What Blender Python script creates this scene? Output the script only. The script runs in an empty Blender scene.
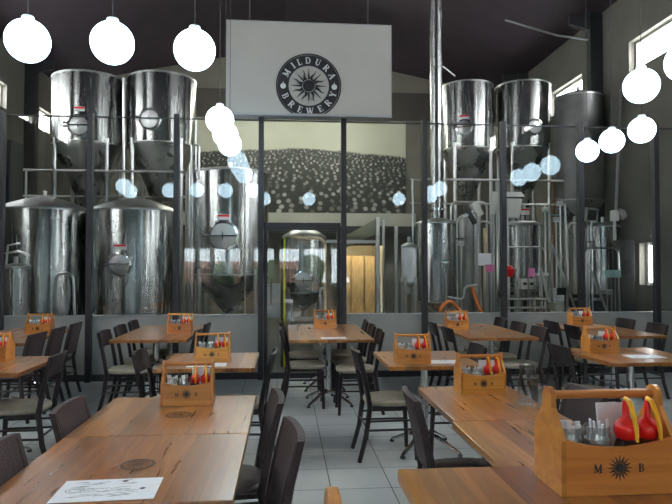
import bpy, bmesh, math, random
from mathutils import Vector, Matrix
random.seed(7)
S = bpy.context.scene
C = S.collection
PI = math.pi

# ---------------------------------------------------------------- materials
def mat(name, col, rough=0.5, metal=0.0, noise=0.0, nscale=8.0, stretch=(1,1,1), bump=0.0, emit=None, estr=0.0, spec=0.5, rvar=0.0, coat=0.0):
    m = bpy.data.materials.new(name); m.use_nodes = True
    nt = m.node_tree; b = nt.nodes['Principled BSDF']
    b.inputs['Base Color'].default_value = (*col, 1)
    b.inputs['Roughness'].default_value = rough
    b.inputs['Metallic'].default_value = metal
    b.inputs['Specular IOR Level'].default_value = spec
    if coat: b.inputs['Coat Weight'].default_value = coat
    if emit:
        b.inputs['Emission Color'].default_value = (*emit, 1); b.inputs['Emission Strength'].default_value = estr
    if noise or bump or rvar:
        tc = nt.nodes.new('ShaderNodeTexCoord'); mp = nt.nodes.new('ShaderNodeMapping')
        mp.inputs['Scale'].default_value = stretch
        nz = nt.nodes.new('ShaderNodeTexNoise'); nz.inputs['Scale'].default_value = nscale; nz.inputs['Detail'].default_value = 5
        nt.links.new(tc.outputs['Object'], mp.inputs['Vector']); nt.links.new(mp.outputs['Vector'], nz.inputs['Vector'])
        if noise:
            cr = nt.nodes.new('ShaderNodeValToRGB')
            cr.color_ramp.elements[0].position = 0.3; cr.color_ramp.elements[1].position = 0.7
            cr.color_ramp.elements[0].color = (*[max(0, c*(1-noise)) for c in col], 1)
            cr.color_ramp.elements[1].color = (*[min(1, c*(1+noise)) for c in col], 1)
            nt.links.new(nz.outputs['Fac'], cr.inputs['Fac']); nt.links.new(cr.outputs['Color'], b.inputs['Base Color'])
        if rvar:
            mr = nt.nodes.new('ShaderNodeMapRange'); mr.inputs['To Min'].default_value = rough-rvar; mr.inputs['To Max'].default_value = rough+rvar
            nt.links.new(nz.outputs['Fac'], mr.inputs['Value']); nt.links.new(mr.outputs['Result'], b.inputs['Roughness'])
        if bump:
            bp = nt.nodes.new('ShaderNodeBump'); bp.inputs['Strength'].default_value = bump; bp.inputs['Distance'].default_value = 0.02
            nt.links.new(nz.outputs['Fac'], bp.inputs['Height']); nt.links.new(bp.outputs['Normal'], b.inputs['Normal'])
    return m

M = {}
M['steel'] = mat('brushed_steel', (0.40,0.41,0.40), 0.26, 1.0, noise=0.10, nscale=3, stretch=(4,4,0.4), rvar=0.06)
M['steel_rough'] = mat('dull_steel', (0.42,0.43,0.42), 0.42, 1.0, noise=0.15, nscale=4, rvar=0.08)
M['steel_cone'] = mat('dull_cone_steel', (0.42,0.43,0.42), 0.28, 1.0, noise=0.15, nscale=4, rvar=0.05)
M['chrome'] = mat('chrome', (0.75,0.76,0.77), 0.12, 1.0)
M['pipe'] = mat('steel_pipe', (0.62,0.63,0.62), 0.28, 1.0)
M['black'] = mat('black_steel', (0.022,0.022,0.026), 0.45)
M['dark'] = mat('dark_grey_paint', (0.035,0.036,0.038), 0.55)
M['chairwood'] = mat('dark_stained_timber', (0.018,0.011,0.012), 0.35, noise=0.3, nscale=20, stretch=(1,1,6))
M['brownvinyl'] = mat('brown_woven_vinyl', (0.045,0.028,0.030), 0.55, noise=0.25, nscale=90, bump=0.3)
M['darkvinyl'] = mat('dark_seat_vinyl', (0.045,0.028,0.030), 0.5, noise=0.2, nscale=60, bump=0.2)
M['cream'] = mat('cream_upholstery', (0.30,0.265,0.20), 0.7, noise=0.15, nscale=15)
M['white'] = mat('white_plastic', (0.75,0.76,0.75), 0.4)
M['paper'] = mat('paper', (0.78,0.80,0.82), 0.6)
M['sugar'] = mat('white_sugar', (0.80,0.77,0.72), 0.7, noise=0.1, nscale=60)
M['ink'] = mat('dark_ink', (0.03,0.03,0.03), 0.6)
M['greyink'] = mat('grey_ink', (0.25,0.27,0.28), 0.7, noise=0.6, nscale=60)
M['burn'] = mat('burnt_wood_mark', (0.11,0.05,0.022), 0.4)
M['signface'] = mat('sign_white_panel', (0.36,0.35,0.32), 0.5, noise=0.03, nscale=2)
M['signedge'] = mat('sign_grey_edge', (0.30,0.31,0.31), 0.4)
M['signblack'] = mat('sign_black', (0.012,0.012,0.014), 0.5)
M['signletter'] = mat('sign_white_letter', (0.55,0.56,0.55), 0.5)
M['red'] = mat('red_plastic', (0.75,0.012,0.01), 0.3)
M['yellow'] = mat('yellow_plastic', (0.85,0.42,0.01), 0.35)
M['safety'] = mat('safety_yellow', (0.75,0.72,0.02), 0.45)
M['orange'] = mat('orange_hose', (0.85,0.20,0.03), 0.45)
M['pink'] = mat('pink_card', (0.80,0.20,0.45), 0.6)
M['hedge'] = mat('foliage', (0.05,0.10,0.03), 0.8, noise=0.5, nscale=3)
M['brick'] = mat('brick_building', (0.30,0.16,0.11), 0.8, noise=0.2, nscale=3)
M['asphalt'] = mat('pale_paving', (0.28,0.27,0.25), 0.85, noise=0.1, nscale=2)
M['wallgrey'] = mat('grey_low_wall_paint', (0.30,0.305,0.285), 0.5, noise=0.08, nscale=3)
M['concrete'] = mat('greenish_grey_concrete_wall', (0.155,0.150,0.125), 0.8, noise=0.10, nscale=1.5)
M['concretef'] = mat('wet_brewery_floor', (0.10,0.10,0.095), 0.3, noise=0.15, nscale=2)
M['roof'] = mat('dark_roof_lining', (0.040,0.028,0.036), 0.8, noise=0.15, nscale=2)
M['band'] = mat('dark_brown_wall_band', (0.055,0.050,0.042), 0.7)
M['beige'] = mat('beige_ledge', (0.42,0.42,0.36), 0.6, noise=0.05, nscale=3)
M['creampanel'] = mat('cream_panel', (0.55,0.45,0.28), 0.6, noise=0.25, nscale=5, stretch=(3,1,0.6))
M['greenduct'] = mat('pale_green_duct', (0.26,0.29,0.20), 0.55)
M['grain'] = mat('white_poly_bin', (0.66,0.66,0.62), 0.45)
M['teal'] = mat('pale_teal_plastic', (0.40,0.60,0.58), 0.4)
M['copper'] = mat('warm_timber_flue', (0.35,0.18,0.08), 0.5)
M['filterwhite'] = mat('white_filter_cloth', (0.62,0.64,0.66), 0.5, noise=0.08, nscale=30)
M['logwood'] = mat('orange_chair_timber', (0.50,0.22,0.06), 0.35, noise=0.2, nscale=6, stretch=(1,1,4))

def globe_mat(name, s):
    m = bpy.data.materials.new(name); m.use_nodes = True; nt = m.node_tree
    b = nt.nodes['Principled BSDF']
    b.inputs['Base Color'].default_value = (0.8,0.85,0.88,1); b.inputs['Roughness'].default_value = 0.3
    b.inputs['Emission Color'].default_value = (0.60,0.84,1.0,1); b.inputs['Emission Strength'].default_value = s
    return m
GLOBE = 3.0
M['globe'] = globe_mat('lit_opal_globe', GLOBE)

def clear_mat(name, tint, f0, rough=0.0):
    m = bpy.data.materials.new(name); m.use_nodes = True; nt = m.node_tree
    for n in list(nt.nodes): nt.nodes.remove(n)
    o = nt.nodes.new('ShaderNodeOutputMaterial'); mx = nt.nodes.new('ShaderNodeMixShader')
    t = nt.nodes.new('ShaderNodeBsdfTransparent'); t.inputs['Color'].default_value = (*tint,1)
    g = nt.nodes.new('ShaderNodeBsdfGlossy'); g.inputs['Roughness'].default_value = rough; g.inputs['Color'].default_value = (1,1,1,1)
    lw = nt.nodes.new('ShaderNodeLayerWeight'); lw.inputs['Blend'].default_value = 0.5
    pw = nt.nodes.new('ShaderNodeMath'); pw.operation = 'POWER'; pw.inputs[1].default_value = 5
    mr = nt.nodes.new('ShaderNodeMapRange'); mr.inputs['To Min'].default_value = f0; mr.inputs['To Max'].default_value = 1
    nt.links.new(lw.outputs['Facing'], pw.inputs[0]); nt.links.new(pw.outputs[0], mr.inputs['Value']); nt.links.new(mr.outputs[0], mx.inputs[0])
    nt.links.new(t.outputs[0], mx.inputs[1]); nt.links.new(g.outputs[0], mx.inputs[2]); nt.links.new(mx.outputs[0], o.inputs[0])
    return m
M['pane'] = clear_mat('partition_glass', (0.965,0.975,0.97), 0.045)
M['winglass'] = clear_mat('window_glass', (0.985,0.99,0.99), 0.04)
M['tintglass'] = clear_mat('sky_dimming_glass', (0.52,0.55,0.56), 0.04)  # tint added to dim the sky mirrored in the partition
M['jarglass'] = clear_mat('jar_glass', (0.82,0.84,0.84), 0.10, 0.03)
M['darkglass'] = clear_mat('bottle_glass', (0.45,0.42,0.42), 0.10, 0.03)

def wood_mat(name, base, lo, hi, axis, plank, rough=0.3):
    m = bpy.data.materials.new(name); m.use_nodes = True; nt = m.node_tree; L = nt.links.new; N = nt.nodes.new
    b = nt.nodes['Principled BSDF']
    tc = N('ShaderNodeTexCoord'); oi = N('ShaderNodeObjectInfo'); sx = N('ShaderNodeSeparateXYZ'); L(tc.outputs['Object'], sx.inputs[0])
    mul = N('ShaderNodeMath'); mul.operation = 'MULTIPLY_ADD'; mul.inputs[1].default_value = 1/plank
    mr_ = N('ShaderNodeMath'); mr_.operation = 'MULTIPLY'; mr_.inputs[1].default_value = 37.0; L(oi.outputs['Random'], mr_.inputs[0])
    L(sx.outputs[axis], mul.inputs[0]); L(mr_.outputs[0], mul.inputs[2])
    fl = N('ShaderNodeMath'); fl.operation = 'FLOOR'; L(mul.outputs[0], fl.inputs[0])
    wn = N('ShaderNodeTexWhiteNoise'); wn.noise_dimensions = '1D'; L(fl.outputs[0], wn.inputs['W'])
    mp = N('ShaderNodeMapping'); sc = [22,22,22]; sc[1-axis if axis < 2 else 0] = 1.6; mp.inputs['Scale'].default_value = sc
    ad = N('ShaderNodeVectorMath'); ad.operation = 'ADD'; cb = N('ShaderNodeCombineXYZ')
    m2 = N('ShaderNodeMath'); m2.operation = 'MULTIPLY'; m2.inputs[1].default_value = 9; L(wn.outputs['Value'], m2.inputs[0])
    for i in range(3): L(m2.outputs[0], cb.inputs[i])
    L(tc.outputs['Object'], ad.inputs[0]); L(cb.outputs[0], ad.inputs[1]); L(ad.outputs[0], mp.inputs['Vector'])
    nz = N('ShaderNodeTexNoise'); nz.inputs['Scale'].default_value = 1.0; nz.inputs['Detail'].default_value = 6; nz.inputs['Distortion'].default_value = 1.2
    L(mp.outputs[0], nz.inputs['Vector'])
    cr = N('ShaderNodeValToRGB'); e = cr.color_ramp.elements
    e[0].position = 0.28; e[0].color = (*lo,1); e[1].position = 0.72; e[1].color = (*hi,1)
    me = e.new(0.5); me.color = (*base,1)
    L(nz.outputs['Fac'], cr.inputs[0])
    hs = N('ShaderNodeHueSaturation'); mv = N('ShaderNodeMapRange'); mv.inputs['To Min'].default_value = 0.68; mv.inputs['To Max'].default_value = 1.25
    L(wn.outputs['Value'], mv.inputs['Value']); L(mv.outputs[0], hs.inputs['Value'])
    mh = N('ShaderNodeMapRange'); mh.inputs['To Min'].default_value = 0.485; mh.inputs['To Max'].default_value = 0.512
    L(wn.outputs['Color'], mh.inputs['Value']); L(mh.outputs[0], hs.inputs['Hue'])
    L(cr.outputs[0], hs.inputs['Color']); L(hs.outputs[0], b.inputs['Base Color'])
    b.inputs['Roughness'].default_value = rough; b.inputs['Coat Weight'].default_value = 0.6; b.inputs['Coat Roughness'].default_value = 0.22
    rr = N('ShaderNodeMapRange'); rr.inputs['To Min'].default_value = rough-0.05; rr.inputs['To Max'].default_value = rough+0.08
    L(nz.outputs['Fac'], rr.inputs['Value']); L(rr.outputs[0], b.inputs['Roughness'])
    return m
M['tabletop'] = wood_mat('orange_brown_table_timber', (0.34,0.132,0.028), (0.235,0.085,0.019), (0.45,0.195,0.045), 0, 0.10, 0.28)
M['caddywood'] = wood_mat('golden_pine', (0.60,0.24,0.042), (0.48,0.175,0.028), (0.70,0.31,0.065), 2, 0.5, 0.42)

def tile_mat():
    m = bpy.data.materials.new('grey_floor_tile'); m.use_nodes = True; nt = m.node_tree; L = nt.links.new; N = nt.nodes.new
    b = nt.nodes['Principled BSDF']; tc = N('ShaderNodeTexCoord'); mp = N('ShaderNodeMapping')
    mp.inputs['Location'].default_value = (0.36, 0.1, 0)
    br = N('ShaderNodeTexBrick'); br.offset = 0.5; br.inputs['Scale'].default_value = 1.0
    # long joints run along Y : rotate so rows are along Y
    mp.inputs['Rotation'].default_value = (0,0,PI/2)
    br.inputs['Brick Width'].default_value = 0.415; br.inputs['Row Height'].default_value = 0.415
    br.offset = 0.0
    br.inputs['Mortar Size'].default_value = 0.0045; br.inputs['Mortar Smooth'].default_value = 0.3
    br.inputs['Color1'].default_value = (0.44,0.46,0.45,1); br.inputs['Color2'].default_value = (0.40,0.42,0.41,1)
    br.inputs['Mortar'].default_value = (0.05,0.05,0.05,1)
    L(tc.outputs['Object'], mp.inputs[0]); L(mp.outputs[0], br.inputs['Vector'])
    nz = N('ShaderNodeTexNoise'); nz.inputs['Scale'].default_value = 5; nz.inputs['Detail'].default_value = 6; L(tc.outputs['Object'], nz.inputs['Vector'])
    mx = N('ShaderNodeMix'); mx.data_type = 'RGBA'; mx.blend_type = 'MULTIPLY'; mx.inputs[0].default_value = 0.25
    L(br.outputs['Color'], mx.inputs[6]); L(nz.outputs['Color'], mx.inputs[7]); 
    g = N('ShaderNodeRGBToBW'); L(nz.outputs['Color'], g.inputs[0]); L(g.outputs[0], mx.inputs[7])
    L(mx.outputs[2], b.inputs['Base Color']); b.inputs['Roughness'].default_value = 0.42
    bp = N('ShaderNodeBump'); bp.invert = True; bp.inputs['Strength'].default_value = 0.4; bp.inputs['Distance'].default_value = 0.004
    L(br.outputs['Fac'], bp.inputs['Height']); L(bp.outputs[0], b.inputs['Normal'])
    return m
M['tile'] = tile_mat()

def mural_mat():
    # printed picture: sea of faces below a pale building; object coords: x -w/2..w/2 , z 0..h
    m = bpy.data.materials.new('printed_crowd_mural'); m.use_nodes = True; nt = m.node_tree; L = nt.links.new; N = nt.nodes.new
    b = nt.nodes['Principled BSDF']; b.inputs['Roughness'].default_value = 0.45
    tc = N('ShaderNodeTexCoord'); sx = N('ShaderNodeSeparateXYZ'); L(tc.outputs['Object'], sx.inputs[0])
    def math_(op, a, bb=None, c=None):
        n = N('ShaderNodeMath'); n.operation = op
        for i, v in enumerate((a, bb, c)):
            if v is None: continue
            if isinstance(v, (int, float)): n.inputs[i].default_value = v
            else: L(v, n.inputs[i])
        return n.outputs[0]
    # horizon height bends down gently away from the centre
    xx = math_('ABSOLUTE', sx.outputs[0])
    hor = math_('MULTIPLY_ADD', xx, -0.07, 2.0)
    t = math_('SUBTRACT', hor, sx.outputs[2])          # >0 below the horizon
    dn = math_('ADD', math_('MAXIMUM', t, 0.0), 0.75)
    vv = math_('MULTIPLY', math_('LOGARITHM', dn, 2.71828), 9.5)
    total = None
    for layer in range(2):
        v = math_('ADD', vv, 0.5*layer+0.13)
        row = math_('FLOOR', v)
        size = math_('EXPONENT', math_('DIVIDE', row, 9.5))
        w1 = N('ShaderNodeTexWhiteNoise'); w1.noise_dimensions = '1D'; L(math_('ADD', row, 31.0*layer), w1.inputs['W'])
        u = math_('ADD', math_('DIVIDE', math_('MULTIPLY', sx.outputs[0], 7.0), size), math_('MULTIPLY', w1.outputs['Value'], 50.0))
        cb = N('ShaderNodeCombineXYZ'); L(math_('FLOOR', u), cb.inputs[0]); L(row, cb.inputs[1]); cb.inputs[2].default_value = layer
        w2 = N('ShaderNodeTexWhiteNoise'); w2.noise_dimensions = '3D'; L(cb.outputs[0], w2.inputs['Vector'])
        sc = N('ShaderNodeSeparateColor'); L(w2.outputs['Color'], sc.inputs[0])
        fu = math_('SUBTRACT', math_('FRACT', u), math_('MULTIPLY_ADD', sc.outputs[0], 0.4, 0.3))
        fv = math_('MULTIPLY', math_('SUBTRACT', math_('FRACT', v), math_('MULTIPLY_ADD', sc.outputs[1], 0.3, 0.35)), 0.85)
        d = math_('SQRT', math_('ADD', math_('MULTIPLY', fu, fu), math_('MULTIPLY', fv, fv)))
        f = N('ShaderNodeMapRange'); f.inputs['From Min'].default_value = 0.26; f.inputs['From Max'].default_value = 0.16; L(d, f.inputs['Value'])
        o = math_('MULTIPLY', f.outputs[0], math_('POWER', sc.outputs[2], 1.4))
        total = o if total is None else math_('MAXIMUM', total, o)
    fb = total
    crowd = N('ShaderNodeMix'); crowd.data_type = 'RGBA'; L(fb, crowd.inputs[0])
    crowd.inputs[6].default_value = (0.022,0.024,0.020,1); crowd.inputs[7].default_value = (0.40,0.40,0.36,1)
    nz = N('ShaderNodeTexNoise'); nz.inputs['Scale'].default_value = 1.4; nz.inputs['Detail'].default_value = 4; L(tc.outputs['Object'], nz.inputs['Vector'])
    sky = N('ShaderNodeValToRGB'); sky.color_ramp.elements[0].color = (0.42,0.42,0.32,1); sky.color_ramp.elements[1].color = (0.54,0.54,0.43,1)
    L(nz.outputs['Fac'], sky.inputs[0])
    edge = math_('MULTIPLY_ADD', nz.outputs['Fac'], 0.25, t)
    st = N('ShaderNodeMapRange'); st.inputs['From Min'].default_value = 0.10; st.inputs['From Max'].default_value = 0.16; L(edge, st.inputs['Value'])
    mx = N('ShaderNodeMix'); mx.data_type = 'RGBA'; L(st.outputs[0], mx.inputs[0]); L(sky.outputs[0], mx.inputs[6]); L(crowd.outputs[2], mx.inputs[7])
    L(mx.outputs[2], b.inputs['Base Color'])
    return m
M['mural'] = mural_mat()

def aniso(k, a):
    nt = M[k].node_tree; b = nt.nodes['Principled BSDF']
    tg = nt.nodes.new('ShaderNodeTangent'); tg.direction_type = 'RADIAL'; tg.axis = 'Z'
    b.inputs['Anisotropic'].default_value = a; b.inputs['Anisotropic Rotation'].default_value = 0.25
    nt.links.new(tg.outputs[0], b.inputs['Tangent'])
aniso('steel', 0.93); aniso('steel_cone', 0.9)
M['steel_dark'] = mat('weathered_grey_tank', (0.20,0.20,0.195), 0.5, 0.6, noise=0.15, nscale=3)
M['manway'] = mat('satin_manway_steel', (0.62,0.63,0.62), 0.38, 1.0)
# ---------------------------------------------------------------- mesh helpers
class MB:
    def __init__(s): s.bm = bmesh.new()
    def box(s, x0,x1,y0,y1,z0,z1, mtx=None):
        vs = [s.bm.verts.new(((x0,x1)[i&1], (y0,y1)[(i>>1)&1], (z0,z1)[(i>>2)&1])) for i in range(8)]
        for f in ((0,2,3,1),(4,5,7,6),(0,1,5,4),(2,6,7,3),(0,4,6,2),(1,3,7,5)): s.bm.faces.new([vs[i] for i in f])
        if mtx:
            for v in vs: v.co = mtx @ v.co
        return s
    def hexa(s, pts):
        vs = [s.bm.verts.new(p) for p in pts]
        for f in ((0,2,3,1),(4,5,7,6),(0,1,5,4),(2,6,7,3),(0,4,6,2),(1,3,7,5)): s.bm.faces.new([vs[i] for i in f])
        return s
    def tube(s, pts, r, n=8, cap=True, flat=1.0):
        pts = [Vector(p) for p in pts]; rings = []; rs = r if isinstance(r, (list,tuple)) else [r]*len(pts)
        prev = None
        for i, p in enumerate(pts):
            d = (pts[min(i+1,len(pts)-1)] - pts[max(i-1,0)]).normalized()
            if prev is None:
                a = Vector((0,0,1)) if abs(d.z) < 0.9 else Vector((0,1,0))
                u = d.cross(a).normalized()
            else:
                u = (prev - d*prev.dot(d)).normalized()
            prev = u; w = d.cross(u)
            rings.append([s.bm.verts.new(p + (u*math.cos(2*PI*k/n)*rs[i] + w*math.sin(2*PI*k/n)*rs[i]*flat)) for k in range(n)])
        for a, b in zip(rings, rings[1:]):
            for k in range(n): s.bm.faces.new((a[k], a[(k+1)%n], b[(k+1)%n], b[k]))
        if cap:
            s.bm.faces.new(rings[0][::-1]); s.bm.faces.new(rings[-1])
        return s
    def lathe(s, prof, x=0, y=0, n=32, z=0):
        rings = []
        for r, h in prof:
            if r < 1e-5: rings.append([s.bm.verts.new((x,y,z+h))])
            else: rings.append([s.bm.verts.new((x+r*math.cos(2*PI*k/n), y+r*math.sin(2*PI*k/n), z+h)) for k in range(n)])
        for a, b in zip(rings, rings[1:]):
            for k in range(n):
                q = (k+1)%n
                if len(a) == 1 and len(b) == 1: continue
                if len(a) == 1: s.bm.faces.new((a[0], b[q], b[k]))
                elif len(b) == 1: s.bm.faces.new((a[k], a[q], b[0]))
                else: s.bm.faces.new((a[k], a[q], b[q], b[k]))
        for rg, up in ((rings[0], False), (rings[-1], True)):
            if len(rg) > 1: s.bm.faces.new(rg if up else rg[::-1])
        return s
    def prism(s, outline, h0, h1, axis='z'):
        def P(a, b, c):
            return {'z':(a,b,c), 'y':(a,c,b), 'x':(c,a,b)}[axis]
        lo = [s.bm.verts.new(P(a,b,h0)) for a, b in outline]; hi = [s.bm.verts.new(P(a,b,h1)) for a, b in outline]
        n = len(outline)
        s.bm.faces.new(lo[::-1]); s.bm.faces.new(hi)
        for i in range(n): s.bm.faces.new((lo[i], lo[(i+1)%n], hi[(i+1)%n], hi[i]))
        return s
    def xf(s, m):
        for v in s.bm.verts: v.co = m @ v.co
        return s
    def build(s, name, m, parent=None, smooth=False, bevel=0.0, loc=None):
        bmesh.ops.recalc_face_normals(s.bm, faces=s.bm.faces)
        if bevel: bmesh.ops.bevel(s.bm, geom=list(s.bm.edges), offset=bevel, segments=2, affect='EDGES', profile=0.6)
        me = bpy.data.meshes.new(name); s.bm.to_mesh(me); s.bm.free()
        me.materials.append(m if not isinstance(m, str) else M[m])
        if smooth:
            for p in me.polygons: p.use_smooth = True
            me.set_sharp_from_angle(angle=math.radians(38))
        o = bpy.data.objects.new(name, me); C.objects.link(o)
        if parent: o.parent = parent
        if loc: o.location = loc
        return o

def tag(o, label, cat, group=None, kind=None):
    o['label'] = label; o['category'] = cat
    if group: o['group'] = group
    if kind: o['kind'] = kind
    return o
def thing(name, label, cat, loc=(0,0,0), rz=0, group=None):
    o = bpy.data.objects.new(name, None); C.objects.link(o); o.location = loc; o.rotation_euler = (0,0,rz)
    return tag(o, label, cat, group)
def struct(o, label=None):
    o['kind'] = 'structure'
    if label: o['label'] = label
    return o
def dup(root, loc, rz, label, group=None):
    r = root.copy(); C.objects.link(r); r.location = loc; r.rotation_euler = (0,0,rz); r['label'] = label
    if group: r['group'] = group
    for ch in list(root.children):
        c = ch.copy(); C.objects.link(c); c.parent = r
        for g in ch.children:
            d = g.copy(); C.objects.link(d); d.parent = c
    return r

# ---------------------------------------------------------------- room shell
XR = 6.8; YF = -4.5; YB = 18.5; YG = 8.3; ZE = 7.0; ZR = 8.35
def wall_holes(name, u0,u1,v0,v1, holes, fn):
    us = sorted({u0,u1,*[h[0] for h in holes],*[h[1] for h in holes]}); vs = sorted({v0,v1,*[h[2] for h in holes],*[h[3] for h in holes]})
    mb = MB()
    for a, b in zip(us, us[1:]):
        for c, d in zip(vs, vs[1:]):
            if any(h[0] <= (a+b)/2 <= h[1] and h[2] <= (c+d)/2 <= h[3] for h in holes): continue
            fn(mb, a, b, c, d)
    return mb

struct(MB().box(-XR,XR,YF,YG,-0.15,0).build('floor', 'tile'), 'grey square tiled restaurant floor')
struct(MB().box(-XR,XR,YG,YB,-0.15,0).build('floor', 'concretef'), 'dark wet brewery floor behind the glass')
# side walls with clerestory windows; unseen restaurant ones added, some enlarged, for daylight
WZ0, WZ1 = 5.38, 5.98
rh = [(-3.6,-1.6,WZ0,WZ1),(-0.6,2.0,WZ0,WZ1),(1.6,4.2,WZ0,6.75),(4.6,7.0,WZ0,6.75),(7.4,11.28,WZ0,WZ1),(13.17,14.8,WZ0,WZ1),(10.5,11.02,1.18,1.98)]
lh = [(-3.6,-1.6,WZ0,WZ1),(-0.6,2.0,WZ0,WZ1),(1.6,4.2,WZ0,6.75),(4.6,7.0,WZ0,6.75),(9.4,15.22,WZ0,WZ1),(17.18,18.3,WZ0,WZ1)]
struct(wall_holes('w', YF,YB,0,ZE, rh, lambda m,a,b,c,d: m.box(XR,XR+0.25,a,b,c,d)).build('wall_right','concrete'))
struct(wall_holes('w', YF,YB,0,ZE, lh, lambda m,a,b,c,d: m.box(-XR-0.25,-XR,a,b,c,d)).build('wall_left','concrete'))
wn = 0
def side_window(sx, y0, y1, z0, z1, lab=None):
    global wn; wn += 1
    x = sx*(XR+0.16); f = MB(); t = 0.05
    x0, x1 = x-0.03, x+0.03
    f.box(x0,x1,y0,y1,z0,z0+t).box(x0,x1,y0,y1,z1-t,z1).box(x0,x1,y0,y0+t,z0+t,z1-t).box(x0,x1,y1-t,y1,z0+t,z1-t)
    n = max(0, int((y1-y0)/1.5)-1)
    for i in range(n):
        yy = y0+(y1-y0)*(i+1)/(n+1); f.box(x0,x1,yy-0.02,yy+0.02,z0+t,z1-t)
    w = struct(f.build('window_%d' % wn, 'beige'))
    MB().box(x-0.004,x+0.004,y0+t,y1-t,z0+t,z1-t).build('glass_pane', 'winglass', w)
for h in rh: side_window(1, *h)
for h in lh: side_window(-1, *h)
# front wall of the restaurant (behind the camera) with the row of tall windows seen mirrored in the glass
fh = []
xw = -3.5
for i in range(4): fh.append((xw, xw+0.42, 0.95, 2.2)); xw += 0.52
fh += [(-1.10,-0.35,0.95,2.2), (-0.22,0.52,0.95,2.2), (0.65,1.45,0.95,2.2), (1.6,2.3,0.95,2.2)]
struct(wall_holes('w', -XR,XR,0,ZE, fh, lambda m,a,b,c,d: m.box(a,b,YF-0.2,YF,c,d)).build('wall_front','concrete'))
for (a,b,c,d) in fh:
    wn += 1; f = MB(); t = 0.03
    f.box(a,b,YF-0.14,YF-0.08,c,c+t).box(a,b,YF-0.14,YF-0.08,d-t,d).box(a,a+t,YF-0.14,YF-0.08,c+t,d-t).box(b-t,b,YF-0.14,YF-0.08,c+t,d-t)
    w = struct(f.build('window_%d' % wn, 'dark')); MB().box(a+t,b-t,YF-0.115,YF-0.107,c+t,d-t).build('glass_pane','tintglass',w)
struct(MB().prism([(-XR,ZE),(XR,ZE),(0,ZR)], YF-0.2, YF, 'y').build('wall_front_gable','concrete'))
# back wall with storeroom opening
bh = [(1.75,3.05,0,2.2)]
struct(MB().box(-XR,XR,YB-0.03,YB,6.12,ZE).build('trim_42','band'),'dark cladding painted high on the back wall to keep it dim')  # dark strip put in as shade where the added battens overlight the wall
struct(wall_holes('w', -XR,XR,0,ZE, bh, lambda m,a,b,c,d: m.box(a,b,YB,YB+0.2,c,d)).build('wall_back','concrete'))
struct(MB().prism([(-XR,ZE),(XR,ZE),(0,ZR)], YB, YB+0.2, 'y').build('wall_back_gable','concrete'))
st = MB(); st.box(1.55,1.75,YB+0.2,YB+2.4,0,2.6).box(3.05,3.25,YB+0.2,YB+2.4,0,2.6).box(1.55,3.25,YB+2.4,YB+2.6,0,2.6).box(1.55,3.25,YB+0.2,YB+2.6,2.6,2.75).box(1.55,3.25,YB+0.2,YB+2.6,-0.15,0)
struct(st.build('wall_storeroom','beige'))
# roof
roof = MB()
for s in (-1,1):
    roof.prism([(0,ZR),(s*(XR+0.25),ZE-0.05),(s*(XR+0.25),ZE+0.15),(0,ZR+0.2)], YF-0.3, YB+0.3, 'y')
struct(roof.build('ceiling','roof'))
# roof frames: column on each side wall plus sloping rafter
def portal(y, n):
    m = MB()
    for s in (-1,1):
        m.box(min(s*XR,s*(XR-0.28)),max(s*XR,s*(XR-0.28)),y-0.10,y+0.10,0,ZE-0.02)
        m.prism([(s*(XR-0.28),ZE-0.36),(s*(XR-0.7),ZE-0.25),(s*(XR-0.7),ZE-0.05),(s*(XR-0.28),ZE-0.05)], y-0.05,y+0.05,'y')
    struct(m.build('trim_%d' % n, 'dark'), 'dark steel portal frame column and rafter')
for n, y in enumerate((-1.2, 12.35, 16.3)): portal(y, n+1)

# low wall under the partition glass, four posts either side of the door
PX = [-3.70+1.125*k for k in range(-2, 11)]
PX = [x for x in PX if -XR < x < XR]
DOOR = (-0.325, 0.80)
T_ = 0.07
ends = [(-XR, DOOR[0]), (DOOR[1], XR)]
for i, (a,b) in enumerate(ends):
    w = struct(MB().box(a,b,YG-T_,YG+T_,0,0.85).build('wall_partition_%s' % ('left','right')[i], 'wallgrey'), 'low grey painted wall below the glass')
    s_ = struct(MB().box(a,b,YG-T_-0.01,YG+T_+0.01,0.85,0.868).build('trim_%d' % (i+6), 'signedge'), 'thin sill strip on the low wall')
    struct(MB().box(a,b,YG-T_-0.014,YG-T_,0,0.09).build('baseboard_%s' % ('left','right')[i], 'dark'))
GT = 3.52
for k, x in enumerate(PX):
    struct(MB().box(x-0.035,x+0.035,YG-0.17,YG-T_-0.015,0,3.56).build('trim_%d' % (k+10), 'black'), 'black steel post of the glass partition')
gi = 0
bounds = [-XR]+PX+[XR]
for a, b in zip(bounds, bounds[1:]):
    isdoor = abs(a-DOOR[0]) < 0.02
    segs = [(2.12,GT)] if isdoor else [(0.868,1.955),(1.965,GT)]
    for z0, z1 in segs:
        wn += 1
        p = MB().box(a+0.004,b-0.004,YG-0.06,YG-0.05,z0,z1).build('window_%d' % wn, 'pane'); struct(p, 'glass pane of the partition')
hd = MB().box(-XR,XR,YG-0.07,YG-0.04,GT,GT+0.015); struct(hd.build('trim_30','dark'),'thin top channel of the glass partition')
# door
d = MB(); a, b = DOOR
a += 0.04; b -= 0.04; y0, y1 = YG-0.09, YG-0.03
d.box(a,b,y0,y1,2.02,2.12).box(a,a+0.045,y0,y1,0,2.02).box(b-0.045,b,y0,y1,0,2.02).box(a+0.045,b-0.045,y0,y1,0,0.08)
door = struct(d.build('door_1','black'), 'black framed glass door in the partition')
MB().box(a+0.045,b-0.045,YG-0.063,YG-0.055,0.08,2.02).build('glass_pane','pane',door)
MB().tube([(a+0.10,YG-0.10,1.0),(a+0.10,YG-0.14,1.0),(a+0.10,YG-0.14,1.35),(a+0.10,YG-0.10,1.35)],0.01).build('door_handle','chrome',door)

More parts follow.
